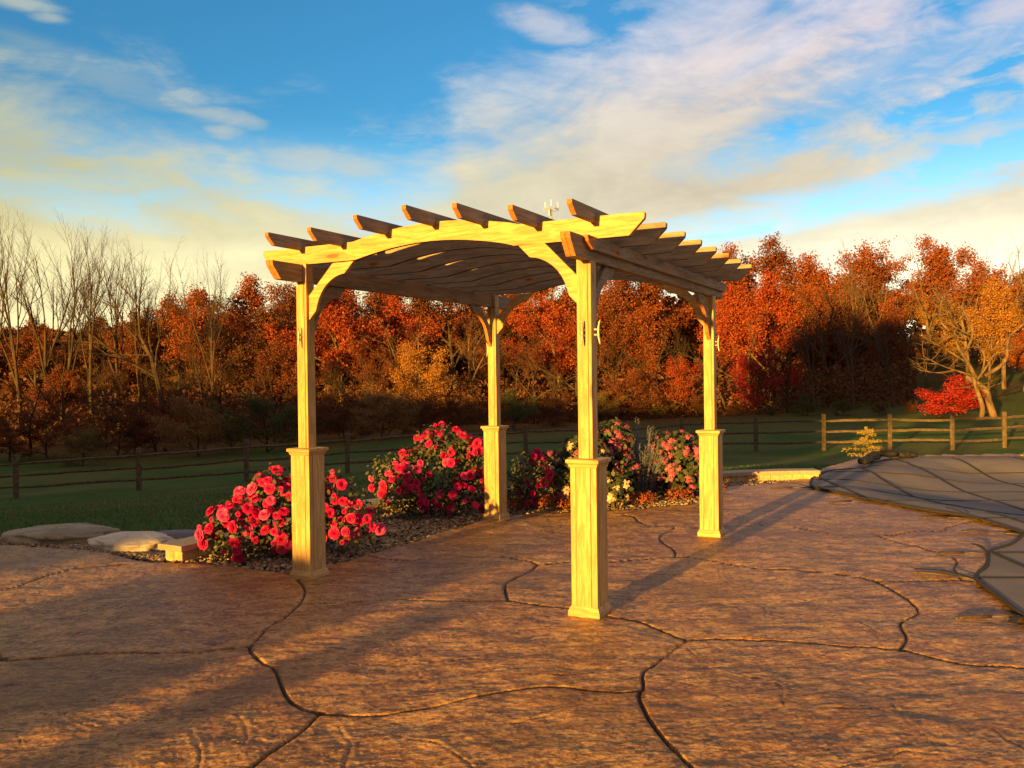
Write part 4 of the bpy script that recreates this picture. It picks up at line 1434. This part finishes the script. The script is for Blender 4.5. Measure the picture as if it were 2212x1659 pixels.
# lawn blades close to the patio
n = 90000
rs = np.random.default_rng(5)
dd = 8.2 + 16 * rs.random(n) ** 1.5
aa_ = rs.uniform(-.62, .62, n)
gx = CX + dd * np.sin(aa_); gy = CY + dd * np.cos(aa_)
allp = PATIO
k = (sdist(gx, gy, PATIO, .3) > .12) & (sdist(gx, gy, bed, .3) > .10)
k &= ~((gx > -3.7) & (gx < -1.3) & (gy < 2.15) & (gy > .6))
gx, gy = gx[k], gy[k]
z = ground_z(gx, gy)
hgt = rs.uniform(.025, .06, len(gx)); w = .006
a_ = rs.uniform(0, 6.28, len(gx))
lx, ly = rs.normal(0, .018, len(gx)), rs.normal(0, .018, len(gx))
v = np.stack([np.stack([gx - w * np.cos(a_), gy - w * np.sin(a_), z - .01], -1), np.stack([gx + w * np.cos(a_), gy + w * np.sin(a_), z - .01], -1), np.stack([gx + lx, gy + ly, z + hgt], -1)], 1).reshape(-1, 3)
M['blade'] = leaf_mat('blade', [(.035, .080, .016), (.055, .11, .024), (.08, .14, .034), (.13, .15, .05)], .6, .2)
tag(link_mesh('grass', quads_mesh('grass', v, M['blade'], 3)), 'short dark green grass blades on the lawn', 'grass', None, 'stuff')


n = 260
ld = 9.5 + 22 * rs.random(n); la = rs.uniform(-.62, .62, n)
lx_ = CX + ld * np.sin(la); ly_ = CY + ld * np.cos(la)
k = (sdist(lx_, ly_, PATIO, .3) > .15) & (sdist(lx_, ly_, bed, .3) > .12)
lx_, ly_ = lx_[k], ly_[k]
v = leaves(np.stack([lx_, ly_, ground_z(lx_, ly_) + .045], -1), .075, rs, .7, np.tile(np.array((0, 0, 1.)), (len(lx_), 1)), 1.5)
tag(link_mesh('fallen_leaves', quads_mesh('fallen_leaves', v, M['crown_rust'], 6)), 'scattered fallen autumn leaves on the lawn', 'fallen leaves', None, 'stuff')

# ------------------------------------------------------------------ trees
def skeleton(rs, H, cfg):
    """returns list of (points, radii) and array of twig points"""
    out = []; tw = []

    def grow(p, d, L_, r0, lev):
        n = 6 if lev == 0 else (5 if lev < 3 else 4)
        pts = [p]; dd = d.copy()
        for i in range(n - 1):
            dd = dd + rs.normal(0, cfg['wob'] * (.6 if lev == 0 else 1), 3) + np.array((0, 0, cfg['up'] * (.2 if lev == 0 else 1)))
            dd /= np.linalg.norm(dd)
            p = p + dd * L_ / (n - 1)
            pts.append(p)
        pts = np.array(pts)
        r1 = r0 * (cfg['taper'] if lev < cfg['lev'] else .35)
        rad = np.linspace(r0, r1, n)
        out.append((pts, rad, lev))
        if lev >= cfg['lev']:
            tw.extend(pts[1:])
            return
        if lev >= cfg['lev'] - 1: tw.extend(pts[2:])
        nc = cfg['n'][lev]
        for j in range(nc):
            t = cfg['t0'][lev] + (1 - cfg['t0'][lev]) * (j + rs.random()) / nc
            if j == nc - 1: t = 1.0
            k = t * (n - 1); i0 = int(min(k, n - 2)); q = pts[i0] + (pts[i0 + 1] - pts[i0]) * (k - i0)
            td = pts[i0 + 1] - pts[i0]; td /= np.linalg.norm(td)
            az_ = rs.uniform(0, 6.283) if lev else j * 2.4 + rs.normal(0, .4)
            side = np.array((math.cos(az_), math.sin(az_), 0)); side = side - td * (side @ td)
            side /= np.linalg.norm(side) + 1e-9
            sp = cfg['spread'][lev] * rs.uniform(.65, 1.3)
            if j == nc - 1: sp *= .35
            nd = td * math.cos(sp) + side * math.sin(sp)
            cl = L_ * cfg['ratio'][lev] * rs.uniform(.7, 1.15) * (1.12 - .35 * t)
            grow(q, nd, cl, max(np.interp(k, range(n), rad) * rs.uniform(.5, .75), .004 * H / 10), lev + 1)
    grow(np.zeros(3), np.array((cfg.get('lean', 0), 0, 1.0)), cfg['trunk'] * H, cfg['r'] * H, 0)
    return out, np.array(tw)


def make_tree(seed, H, cfg, nleaf, lsize, clump=.30, bark='bark', crown='crown_rust'):
    rs = np.random.default_rng(seed)
    sk, tw = skeleton(rs, H, cfg)
    top = max(p[0][:, 2].max() for p in sk)
    sc = H / top
    tm = MB()
    for pts, rad, lev in sk:
        
        tm.tube(pts * sc, rad * sc, 7 if lev == 0 else (5 if lev == 1 else 3), cap=False)
    tme = tm.mesh('trunk', M[bark], True)
    cme = None
    if nleaf:
        tw = tw * sc
        tw = tw[tw[:, 2] > H * cfg.get('clear', .12)]
        # clumps: some twig ends carry many leaves, some few
        wgt = rs.random(len(tw)) ** 3
        idx = rs.choice(len(tw), nleaf, p=wgt / wgt.sum())
        c = tw[idx] + rs.normal(0, clump, (nleaf, 3)) * np.array((1, 1, .75))
        cme = quads_mesh('crown', leafquads(c, lsize, rs, .75), M[crown], 4)
    return tme, cme


OAK = dict(lev=3, n=[7, 6, 5], t0=[.35, .25, .2], spread=[.85, .8, .8], ratio=[.62, .58, .55], wob=.10, up=.06, taper=.45, trunk=.62, r=.020)
TALL = dict(lev=3, n=[9, 5, 5], t0=[.22, .25, .2], spread=[.60, .65, .8], ratio=[.45, .55, .55], wob=.07, up=.10, taper=.35, trunk=.80, r=.015)
BUSHY = dict(lev=3, n=[8, 6, 5], t0=[.06, .15, .15], spread=[.95, .8, .8], ratio=[.85, .55, .5], wob=.12, up=.05, taper=.4, trunk=.52, r=.014, clear=.0)
VASE = dict(lev=4, n=[5, 5, 5, 5], t0=[.40, .3, .25, .2], spread=[.30, .40, .5, .6], ratio=[.95, .62, .58, .55], wob=.065, up=.085, taper=.5, trunk=.42, r=.0105)
SPRAWL = dict(lev=4, n=[5, 5, 4, 4], t0=[.40, .3, .25, .2], spread=[.75, .7, .7, .7], ratio=[.85, .62, .58, .5], wob=.13, up=.05, taper=.5, trunk=.42, r=.013)

PROTO = {}
for i in range(4):
    PROTO['oak%d' % i] = make_tree(100 + i, 10, OAK, 21000, .155, .30)
for i in range(3):
    PROTO['tall%d' % i] = make_tree(120 + i, 10, TALL, 16000, .145, .26)
for i in range(2):
    PROTO['thin%d' % i] = make_tree(130 + i, 10, SPRAWL, 8000, .105, .20)
for i in range(4):
    PROTO['bushy%d' % i] = make_tree(140 + i, 5, BUSHY, 14000, .082, .17)
for i in range(4):
    PROTO['vase%d' % i] = make_tree(160 + i, 14, VASE, 0, 0)
for i in range(3):
    PROTO['sprawl%d' % i] = make_tree(170 + i, 10, SPRAWL, 0, 0)
PROTO['ball'] = make_tree(180, 5, dict(BUSHY, t0=[.3, .15, .15], spread=[1.25, .8, .8]), 15000, .13, .20)
PH = {'oak': 10, 'tall': 10, 'thin': 10, 'bushy': 5, 'vase': 14, 'sprawl': 10, 'ball': 5}


def tree(name, proto, xd, ytop, dist, crown, label, cat='tree', group=None, wid=1.0, bark='bark', rz=None, sink=.1, lean=0.0):
    x, y = at(xd, dist)
    z = gz(x, y) - sink
    H = zview(xd, ytop, dist) - z
    k = ''.join(ch for ch in proto if ch.isalpha())
    s = H / PH[k]
    root = empty(name, (x, y, z), rz if rz is not None else random.uniform(0, 6.28))
    root.scale = (s * wid, s * wid, s)
    if lean: root.rotation_euler = (0, lean, root.rotation_euler.z)
    tag(root, label, cat, group)
    tme, cme = PROTO[proto]
    t = link_mesh('trunk', tme, root)
    t.material_slots[0].link = 'OBJECT'; t.material_slots[0].material = M[bark]
    if cme and crown:
        c = link_mesh('crown', cme, root)
        c.material_slots[0].link = 'OBJECT'; c.material_slots[0].material = M[crown]
    return root


GB = 'autumn trees on the ridge behind'
far = [('oak0', -60, 668, 72, 'rust', 'rust brown tree on the ridge beyond the left edge of the photo'),
       ('oak1', 70, 690, 70, 'rust', 'rusty ridge tree behind the leftmost bare trees'),
       ('oak2', 190, 680, 72, 'brown', 'brown ridge tree behind the cluster of tall bare trees'),
       ('oak3', 300, 662, 70, 'rust', 'rust ridge tree left of the round topped bare tree'),
       ('oak0', 385, 632, 72, 'orange', 'orange tree on the skyline behind the round topped bare tree'),
       ('oak2', 465, 626, 70, 'orange', 'burnt orange skyline tree behind the stag-headed dead tree'),
       ('oak1', 548, 600, 72, 'orange', 'dense orange skyline tree a little left of the front left post'),
       ('oak3', 632, 606, 70, 'rust', 'rust orange skyline tree right behind the front left post top'),
       ('oak0', 735, 590, 70, 'rust', 'rust ridge tree seen under the left pergola beam'),
       ('oak1', 860, 590, 72, 'brown', 'brown ridge tree behind the middle of the left pergola beam'),
       ('oak2', 985, 590, 70, 'rust', 'rust ridge tree left of the rear left post top'),
       ('oak3', 1110, 582, 72, 'orange', 'orange ridge tree right of the rear left post top'),
       ('tall0', 1215, 570, 70, 'orange', 'orange ridge tree just left of the near right post'),
       ('oak0', 1330, 565, 70, 'rust', 'rust ridge tree just right of the near right post'),
       ('oak2', 1440, 562, 72, 'orange', 'orange ridge tree behind the rear right brace'),
       ('tall1', 1578, 528, 74, 'orange', 'tall narrow orange tree rising above the rafter tails at right'),
       ('oak1', 1665, 518, 72, 'rust', 'rust crowned skyline tree right of the tall narrow orange one'),
       ('oak3', 1745, 538, 70, 'orange', 'orange skyline tree above the dark hollow in the woods'),
       ('oak0', 1835, 523, 72, 'orange', 'bushy orange skyline tree with red patches above the dark hollow'),
       ('oak2', 1925, 553, 70, 'rust', 'rust skyline tree behind thin pale branches at right'),
       ('oak1', 2005, 520, 72, 'orange', 'orange skyline tree left of the leaning pale trunks'),
       ('oak3', 2115, 553, 70, 'orange', 'orange skyline tree behind the golden leaved tree'),
       ('oak0', 2215, 578, 70, 'orange', 'orange ridge tree at the right edge of the photo'),
       ('oak2', 2320, 568, 72, 'rust', 'rust ridge tree beyond the right edge of the photo')]
for pr, xd, yt, ds, cr, lb in far:
    tree('ridge_tree', pr, xd, yt, ds, 'crown_' + cr, lb, 'autumn tree', GB, 1.05, 'bark_dark')
GM = 'autumn trees at the middle of the woods'
mid = [('tall1', 30, 800, 52, 'brown', 'dull brown tree low at the left edge of the woods'),
       ('oak1', 130, 790, 50, 'rust', 'red brown tree glowing below the tall bare trees'),
       ('thin0', 240, 760, 52, 'brown', 'thin brown tree with bare arching limbs left of the pale bare trunk'),
       ('oak3', 340, 780, 54, 'brown', 'dark brown tree under the round topped bare tree'),
       ('thin1', 440, 730, 54, 'brown', 'sparse brown tree under the stag-headed dead tree'),
       ('oak0', 560, 650, 58, 'brown', 'broad dark brown tree left of the front left post'),
       ('oak2', 600, 740, 50, 'rust', 'rust tree touching the left side of the front left post'),
       ('oak1', 745, 612, 56, 'red', 'scarlet tree framed between the front left post and the left beam'),
       ('oak3', 850, 622, 58, 'red', 'scarlet tree hanging below the middle of the left pergola beam'),
       ('thin0', 800, 720, 50, 'rust', 'sparse rust tree below the scarlet trees under the pergola'),
       ('bushy1', 925, 735, 48, 'gold', 'golden orange leaved tree in the centre below the scarlet trees'),
       ('thin1', 1010, 680, 54, 'brown', 'thin brown tree left of the rear left post'),
       ('thin0', 1120, 700, 52, 'rust', 'thin rust tree right of the rear left post'),
       ('oak0', 1205, 640, 56, 'red', 'orange red tree filling the gap left of the near right post'),
       ('oak2', 1320, 640, 56, 'rust', 'russet tree between the near right post and the rear right post'),
       ('tall2', 1400, 660, 54, 'orange', 'bright orange tree left of the rear right post'),
       ('bushy2', 1455, 770, 48, 'red', 'vivid red low tree touching the left of the rear right post'),
       ('oak3', 1590, 610, 56, 'red', 'brilliant red tree just right of the rear right post'),
       ('oak1', 1665, 590, 54, 'red', 'large scarlet tree with pale branching trunks in front'),
       ('bushy0', 1640, 745, 48, 'crimson', 'crimson low tree under the large scarlet tree'),
       ('tall0', 1760, 620, 56, 'orange', 'orange tree at the upper left of the dark hollow'),
       ('thin1', 1850, 620, 54, 'rust', 'half bare rust tree standing in the dark hollow'),
       ('tall1', 1925, 640, 56, 'orange', 'orange brown tree at the upper right of the dark hollow'),
       ('oak0', 2060, 640, 60, 'gold', 'golden leaved tree over the leaning pale trunks'),
       ('tall2', 2135, 600, 52, 'gold', 'tall golden orange tree right of the golden leaved one'),
       ('oak3', 2225, 690, 46, 'orange', 'bright orange tree cut by the right edge of the photo')]
for pr, xd, yt, ds, cr, lb in mid:
    tree('autumn_tree', pr, xd, yt, ds, 'crown_' + cr, lb, 'autumn tree', GM, 1.0, 'bark_pale' if cr in ('red', 'gold') else 'bark')
GS = 'shrubs along the edge of the woods'
shr = [('bushy3', 15, 900, 40, 'brown', 'brown shrub in the lower left corner of the woods'),
       ('bushy0', 100, 870, 41, 'rust', 'rust shrub behind the leftmost fence span'),
       ('bushy1', 175, 920, 38, 'olive', 'olive shrub with a pale vine behind the left fence'),
       ('bushy2', 250, 880, 41, 'brown', 'dark brown shrub above the second fence post'),
       ('bushy3', 335, 860, 42, 'rust', 'rust brown thicket left of the pale tan shrub'),
       ('bushy0', 425, 855, 39, 'tan', 'pale tan vine covered shrub glowing behind the left fence'),
       ('bushy1', 500, 900, 41, 'olive', 'olive brown shrub right of the pale tan shrub'),
       ('bushy2', 575, 845, 39, 'green', 'dark green leafy shrub just left of the front left post'),
       ('bushy3', 665, 850, 42, 'rust', 'rust brown shrub behind the front left post'),
       ('bushy0', 740, 860, 41, 'brown', 'brown shrub right of the front left post'),
       ('bushy2', 820, 835, 40, 'tan', 'narrow golden tan shrub above the tall rose bush'),
       ('bushy1', 905, 860, 42, 'brown', 'brown thicket directly above the tall rose bush'),
       ('bushy3', 990, 860, 42, 'brown', 'brown shrub left of the rear left post'),
       ('bushy0', 1110, 840, 42, 'green', 'dark olive green shrub right of the rear left post'),
       ('bushy1', 1190, 850, 44, 'brown', 'dark brown thicket above the cream flowered shrub'),
       ('bushy2', 1290, 845, 46, 'olive', 'olive shrub just right of the near right post'),
       ('bushy3', 1365, 800, 47, 'rust', 'rust shrub above the silver grey shrub'),
       ('bushy0', 1420, 860, 47, 'olive', 'ochre shrub at the meadow edge left of the rear right post'),
       ('bushy1', 1505, 850, 47, 'brown', 'brown thicket behind the rear right post'),
       ('bushy2', 1590, 870, 46, 'brown', 'brown brush just right of the rear right post'),
       ('bushy3', 1665, 875, 45, 'green', 'dark green brush at the lower left of the dark hollow'),
       ('bushy0', 1745, 850, 44, 'green', 'dark green shrub in the dark hollow'),
       ('bushy1', 1820, 860, 43, 'green', 'greenish brush in the middle of the dark hollow'),
       ('bushy2', 1900, 870, 42, 'brown', 'brown brush above the small golden conifer'),
       ('bushy3', 1965, 865, 42, 'brown', 'brown brush left of the crimson dome tree')]
for pr, xd, yt, ds, cr, lb in shr:
    tree('woodland_shrub', pr, xd, yt, ds, 'crown_' + cr, lb, 'shrub', GS, 1.35, 'bark')
GV = 'tall bare trees at the left'
bare = [('vase0', -20, 430, 52, 'tall bare tree at the left edge of the photo'),
        ('vase1', 45, 442, 50, 'bare tree second from the left edge with upright branches'),
        ('vase2', 100, 452, 53, 'thin bare tree in the thick of the left cluster'),
        ('vase3', 135, 450, 50, 'tall bare tree with fan of fine twigs in the left cluster'),
        ('vase0', 200, 468, 50, 'bare tree with forked pale trunk right of the fan shaped one'),
        ('vase2', 255, 470, 52, 'bare tree with branches swept to the right'),
        ('vase3', 300, 500, 56, 'slim bare tree just left of the round topped bare tree'),
        ('sprawl0', 365, 478, 48, 'round topped bare tree with one long pale trunk'),
        ('vase1', 455, 520, 47, 'dead stag-headed tree with few broken limbs'),
        ('sprawl1', 225, 745, 44, 'low bare tree with pale arching limbs in the left woods'),
        ('sprawl2', 355, 730, 43, 'bare spreading tree with pale trunk in the left woods'),
        ('vase2', 435, 640, 56, 'small distant bare tree on the skyline beside the dead tree')]
for pr, xd, yt, ds, lb in bare:
    tree('bare_tree', pr, xd, yt, ds, None, lb, 'bare tree', GV, .95 if pr.startswith('vase') else 1.0, 'bark')
GX = 'leafless brown trees inside the woods'
for pr, xd, yt, ds, lb in [('sprawl0', 60, 790, 42, 'low brown leafless tree behind the first fence span'),
        ('sprawl1', 140, 720, 46, 'tangled leafless tree under the leftmost tall bare trees'),
        ('sprawl2', 290, 770, 43, 'leafless tree with crooked limbs left of the pale tan shrub'),
        ('vase1', 410, 760, 44, 'slim leafless tree right above the pale tan shrub'),
        ('sprawl0', 500, 700, 46, 'spreading leafless tree left of the dark green leafy shrub'),
        ('sprawl1', 590, 760, 44, 'leafless brown tree touching the front left post'),
        ('vase2', 710, 740, 46, 'thin leafless tree just right of the front left post'),
        ('sprawl2', 780, 780, 44, 'leafless tangle left of the golden tree'),
        ('sprawl0', 870, 800, 43, 'small leafless tree above the middle rose bush'),
        ('sprawl1', 1150, 700, 47, 'leafless tree halfway between the two centre posts'),
        ('vase3', 1205, 760, 46, 'upright leafless saplings left of the near right post'),
        ('sprawl2', 1410, 700, 49, 'brown leafless tree left of the rear right post'),
        ('vase0', 1470, 700, 50, 'slender leafless tree touching the rear right post'),
        ('sprawl0', 1570, 720, 48, 'leafless tree right of the rear right post'),
        ('sprawl2', 1700, 700, 47, 'leafless tree at the left rim of the dark hollow'),
        ('sprawl1', 1960, 640, 48, 'leafless tree at the right rim of the dark hollow')]:
    tree('leafless_tree', pr, xd, yt, ds, None, lb, 'bare tree', GX, 1.2, 'bark')
GW = 'bare trees among the autumn colour'
bare2 = [('sprawl0', 925, 640, 52, 'multi-stemmed pale bare tree under the middle of the pergola roof', 'bark_pale'),
         ('sprawl2', 1010, 660, 50, 'pale bare tree with spreading limbs left of the rear left post', 'bark_pale'),
         ('sprawl1', 1250, 640, 50, 'thin bare tree behind the near right post', 'bark'),
         ('sprawl0', 1345, 690, 50, 'bare twiggy tree between the two right posts', 'bark'),
         ('sprawl1', 1620, 660, 49, 'pale bare tree with forked trunk in front of the scarlet tree', 'bark_pale'),
         ('sprawl2', 1790, 560, 52, 'twiggy bare tree rising above the dark hollow', 'bark'),
         ('vase1', 1760, 660, 46, 'dark bare trunks at the left of the hollow', 'bark_dark'),
         ('vase0', 1845, 640, 46, 'dark bare tree in the centre of the hollow', 'bark_dark'),
         ('vase3', 1930, 650, 46, 'dark bare tree at the right side of the hollow', 'bark_dark'),
         ('sprawl0', 1900, 515, 58, 'tawny bare tree with fine twigs against the sky at right', 'bark_pale'),
         ('sprawl1', 2005, 505, 58, 'yellowish twiggy tree against the sky above the golden tree', 'bark_pale'),
         ('vase2', 1840, 515, 60, 'thin bare tree against the sky above the hollow', 'bark_pale'),
         ('sprawl2', 2090, 530, 56, 'bare limbed tree behind the tall golden orange tree', 'bark_pale'),
         ('sprawl0', 2215, 470, 52, 'tall yellowish bare tree at the right edge of the photo', 'bark_pale'),
         ('sprawl1', 2170, 520, 54, 'windswept bare tree left of the one at the right edge', 'bark_pale'),
         ('vase3', 1060, 640, 58, 'slim bare tree right behind the rear left post', 'bark')]
for pr, xd, yt, ds, lb, bk in bare2:
    tree('bare_tree', pr, xd, yt, ds, None, lb, 'bare tree', GW, 1.1, bk)
tree('dome_tree', 'ball', 2068, 812, 40, 'crown_crimson', 'small dome shaped crimson tree behind the right end of the fence', 'autumn tree', None, 2.1, 'bark_dark')

# the hand-shaped leaning tree with pale forked trunks at right
x, y = at(2150, 38)
root = empty('leaning_tree', (x, y, gz(x, y) - .1))
tag(root, 'leaning pale tree with crossed forked trunks and bare limbs at right', 'bare tree')
kx = 38 / 1837


def lp(xd, yd, dy=0.0):
    return (at(xd, 38)[0] - x, dy, zview(xd, yd, 38) - (gz(x, y) - .1))


b = MB()
rs = np.random.default_rng(77)
limbs = [([(2152, 915), (2140, 870), (2125, 842), (2108, 815)], .17, .12), ([(2118, 910), (2120, 880), (2112, 845), (2104, 812)], .12, .08),
         ([(2108, 815), (2085, 780), (2070, 745), (2052, 715)], .10, .05), ([(2108, 815), (2096, 770), (2088, 720), (2085, 660)], .09, .04),
         ([(2112, 820), (2130, 790), (2150, 765), (2190, 755)], .06, .03), ([(2120, 815), (2122, 770), (2122, 740)], .05, .03),
         ([(2104, 812), (2070, 802), (2035, 790), (1995, 770)], .045, .015), ([(2060, 800), (2020, 805), (1985, 800)], .03, .012), ([(2130, 812), (2160, 780), (2185, 730), (2230, 690)], .09, .05), ([(2052, 715), (2038, 690), (2030, 650)], .05, .03),
         ([(2085, 780), (2050, 755), (2020, 745), (1990, 722)], .04, .012)]
tips = []
for pts_, r0, r1 in limbs:
    pts = catmull([lp(a, c, rs.normal(0, .25) if i else 0) for i, (a, c) in enumerate(pts_)], 5)
    b.tube(pts, np.linspace(r0, r1, len(pts)), 7, cap=False)
    for q in range(7):
        i = rs.integers(len(pts) // 2, len(pts))
        d = np.array((rs.normal(0, 1), rs.normal(0, 1), rs.normal(.5, .6))); d /= np.linalg.norm(d)
        L_ = rs.uniform(.5, 1.2)
        p = pts[i]; e1 = p + d * L_; m_ = (p + e1) / 2 + rs.normal(0, .08, 3)
        b.tube([p, m_, e1], [.018, .012, .005], 4, cap=False)
        for _ in range(3):
            d2 = d + rs.normal(0, .7, 3); d2 /= np.linalg.norm(d2)
            b.tube([m_, m_ + d2 * L_ * .6], [.008, .004], 3, cap=False)
b.build('trunk', M['bark_pale'], root, smooth=True)

# far mass of woods closing the gaps between the single trees
rs = np.random.default_rng(15)
n = 70000
xd = rs.uniform(-500, 2750, n); ds = rs.uniform(76, 96, n)
X = CX + (xd - 1106) / 1837 * ds; Y = CY + ds
ht = 6.2 + 2.2 * fbm(X * .11, Y * .11, 3) + np.interp(xd, [-500, 0, 500, 1500, 2100, 2750], [-1, -1.5, 0, 1.2, -1.0, -1])
keep = ~((xd > 1935) & (xd < 2300) & (rs.random(n) < .75))
Z = ground_z(X, Y) + ht * rs.random(n) ** .7
v = leafquads(np.stack([X, Y, Z], -1)[keep], .75, rs, .8)
tag(link_mesh('far_woods', quads_mesh('far_woods', v, M['crown_brown'], 4)), 'brown mass of distant autumn woods behind the single trees', 'woods', None, 'stuff')
# brush closing the lower part of the woods
n = 42000
xd = rs.uniform(-300, 1980, n); ds = rs.uniform(46, 62, n)
X = CX + (xd - 1106) / 1837 * ds; Y = CY + ds
Z = ground_z(X, Y) + 2.3 * rs.random(n) ** 1.3 * (1 + .6 * fbm(X * .25, Y * .25, 2))
v = leafquads(np.stack([X, Y, Z], -1), .26, rs, .5)
tag(link_mesh('undergrowth', quads_mesh('undergrowth', v, M['crown_brown'], 4)), 'brown undergrowth of brush and leaves beneath the trees', 'undergrowth', None, 'stuff')

# ------------------------------------------------------------------ cell tower on the skyline
D_ = 300.0
x, y = at(1195, D_)
zt = zview(1192, 452, D_)
tw_ = empty('cell_tower', (x, y, 6))
tag(tw_, 'slim cell tower with antenna platform poking above the pergola roof', 'cell tower')
b = MB(); b.tube([(0, 0, 0), (0, 0, 25), (0, 0, zt - 6)], [.75, .55, .36], 12); b.build('mast', M['tower'], tw_, smooth=True)
b = MB()
for a in (math.pi / 2, math.pi / 2 + 2.094, math.pi / 2 + 4.189):
    ca, sa = math.cos(a), math.sin(a)
    b.tube([(0, 0, zt - 6.1), (2.0 * ca, 2.0 * sa, zt - 6.1)], .10, 5)
    p0 = np.array((2.0 * ca - 1.7 * sa, 2.0 * sa + 1.7 * ca, zt - 6.1)); p1 = np.array((2.0 * ca + 1.7 * sa, 2.0 * sa - 1.7 * ca, zt - 6.1))
    b.tube([p0, p1], .11, 5)
    for t in np.linspace(0, 1, 5):
        q = p0 + (p1 - p0) * t
        b.tube([q + np.array((0, 0, -.7)), q + np.array((0, 0, .8))], .07, 5)
b.build('platform', M['tower'], tw_)
for dx, dy, z0, z1 in ((-2.1, -1.2, .4, 2.3), (2.25, -1.2, .4, 2.2), (-.05, -1.3, 1.0, 3.1), (-.85, -1.4, -2.4, .0)):
    b = MB(); b.box(dx - .14, dx + .14, dy - .10, dy + .10, zt - 6.1 + z0, zt - 6.1 + z1)
    b.build('antenna', M['panel'], tw_)

# ------------------------------------------------------------------ out of view: blockers added to shape the long shadows, and a shade tree
T_DIR = Vector((math.cos(R(SUN_AZ)), -math.sin(R(SUN_AZ)), 0))


def st(s, t, z=0.0):
    p = S_DIR * s + T_DIR * t
    return (p.x, p.y, z)


TE = math.tan(R(SUN_EL))
# unseen clipped leaf block, added and sized for its shadow on the patio
rs = np.random.default_rng(8)
s_h = -12.0
hh = .14 - s_h * TE
root = empty('shadow_hedge', st(s_h, -3.0, -.1), -R(SUN_AZ))
tag(root, 'unseen clipped green leaf block added to shade the near patio', 'shadow_hedge')
b = MB(); b.box(1.95, 4.15, -.25, .25, 0, hh)
b.box(4.42, 4.75, -.2, .2, 0, hh - .02); b.build('branches', M['bark_dark'], root)  # solid core plus a separate slim pillar, added only to block sun
n = 16000
c = np.stack([rs.uniform(1.9, 4.12, n), rs.choice([-.28, .28], n) + rs.normal(0, .03, n), rs.uniform(0, hh + .1, n)], -1)
k = rs.random(n) < .3
c[k, 1] = rs.uniform(-.28, .28, k.sum()); c[k, 2] = hh + .1 + rs.normal(0, .015, k.sum())
link_mesh('foliage', quads_mesh('foliage', leafquads(c, .06, rs), M['crown_green'], 4), root)

# unseen long low building further behind, left, added to shade lawn and woods
s_h = -26.0
hh = 3.5 - s_h * TE
root = empty('shadow_house', st(s_h, -21.5, -.14), -R(SUN_AZ))
tag(root, 'unseen long gabled brick building added to shade the left side', 'shadow_house')
M['brick'] = simple('shadow_house_brick', (.28, .12, .08), (.20, .08, .05), 12, .9)
M['shingle'] = simple('roof_shingle', (.09, .08, .075), (.05, .045, .04), 8, .9)
M['window'] = simple('window_glass', (.03, .035, .04), (.03, .035, .04), 1, .08, 0)
b = MB(); b.box(-20, 19.2, -4, 4, 0, hh - 1.9); b.build('wall', M['brick'], root)
b = MB(); b.prism([(-4.5, hh - 1.95), (4.5, hh - 1.95), (0, hh)], 'x', -20.4, 19.6); b.build('roof', M['shingle'], root)
for i in range(6):
    b = MB(); x0 = -17 + i * 6.2
    b.box(x0, x0 + 1.6, 3.98, 4.03, .9, 2.2); b.build('window', M['window'], root)

tme, cme = PROTO['ball']
co = np.empty(len(cme.vertices) * 3, np.float32); cme.vertices.foreach_get('co', co); co = co.reshape(-1, 3)
cr_ = np.percentile(np.hypot(co[:, 0], co[:, 1]), 95)
root = empty('shade_tree', st(-30.0, -5.4, -.14))
root.scale = (5.0 / cr_, 5.0 / cr_, 14.2 / co[:, 2].max())
tag(root, 'round dark shade tree behind the patio', 'tree')
link_mesh('trunk', tme, root)
rs = np.random.default_rng(4)
c = rs.normal(size=(26000, 3)); c /= np.linalg.norm(c, axis=1)[:, None]
c *= rs.random((26000, 1)) ** .4 * np.array((cr_ * .95, cr_ * .95, 1.75)); c[:, 2] += 3.2
link_mesh('crown', quads_mesh('crown', leafquads(c, .16, rs), M['crown_green'], 4), root)
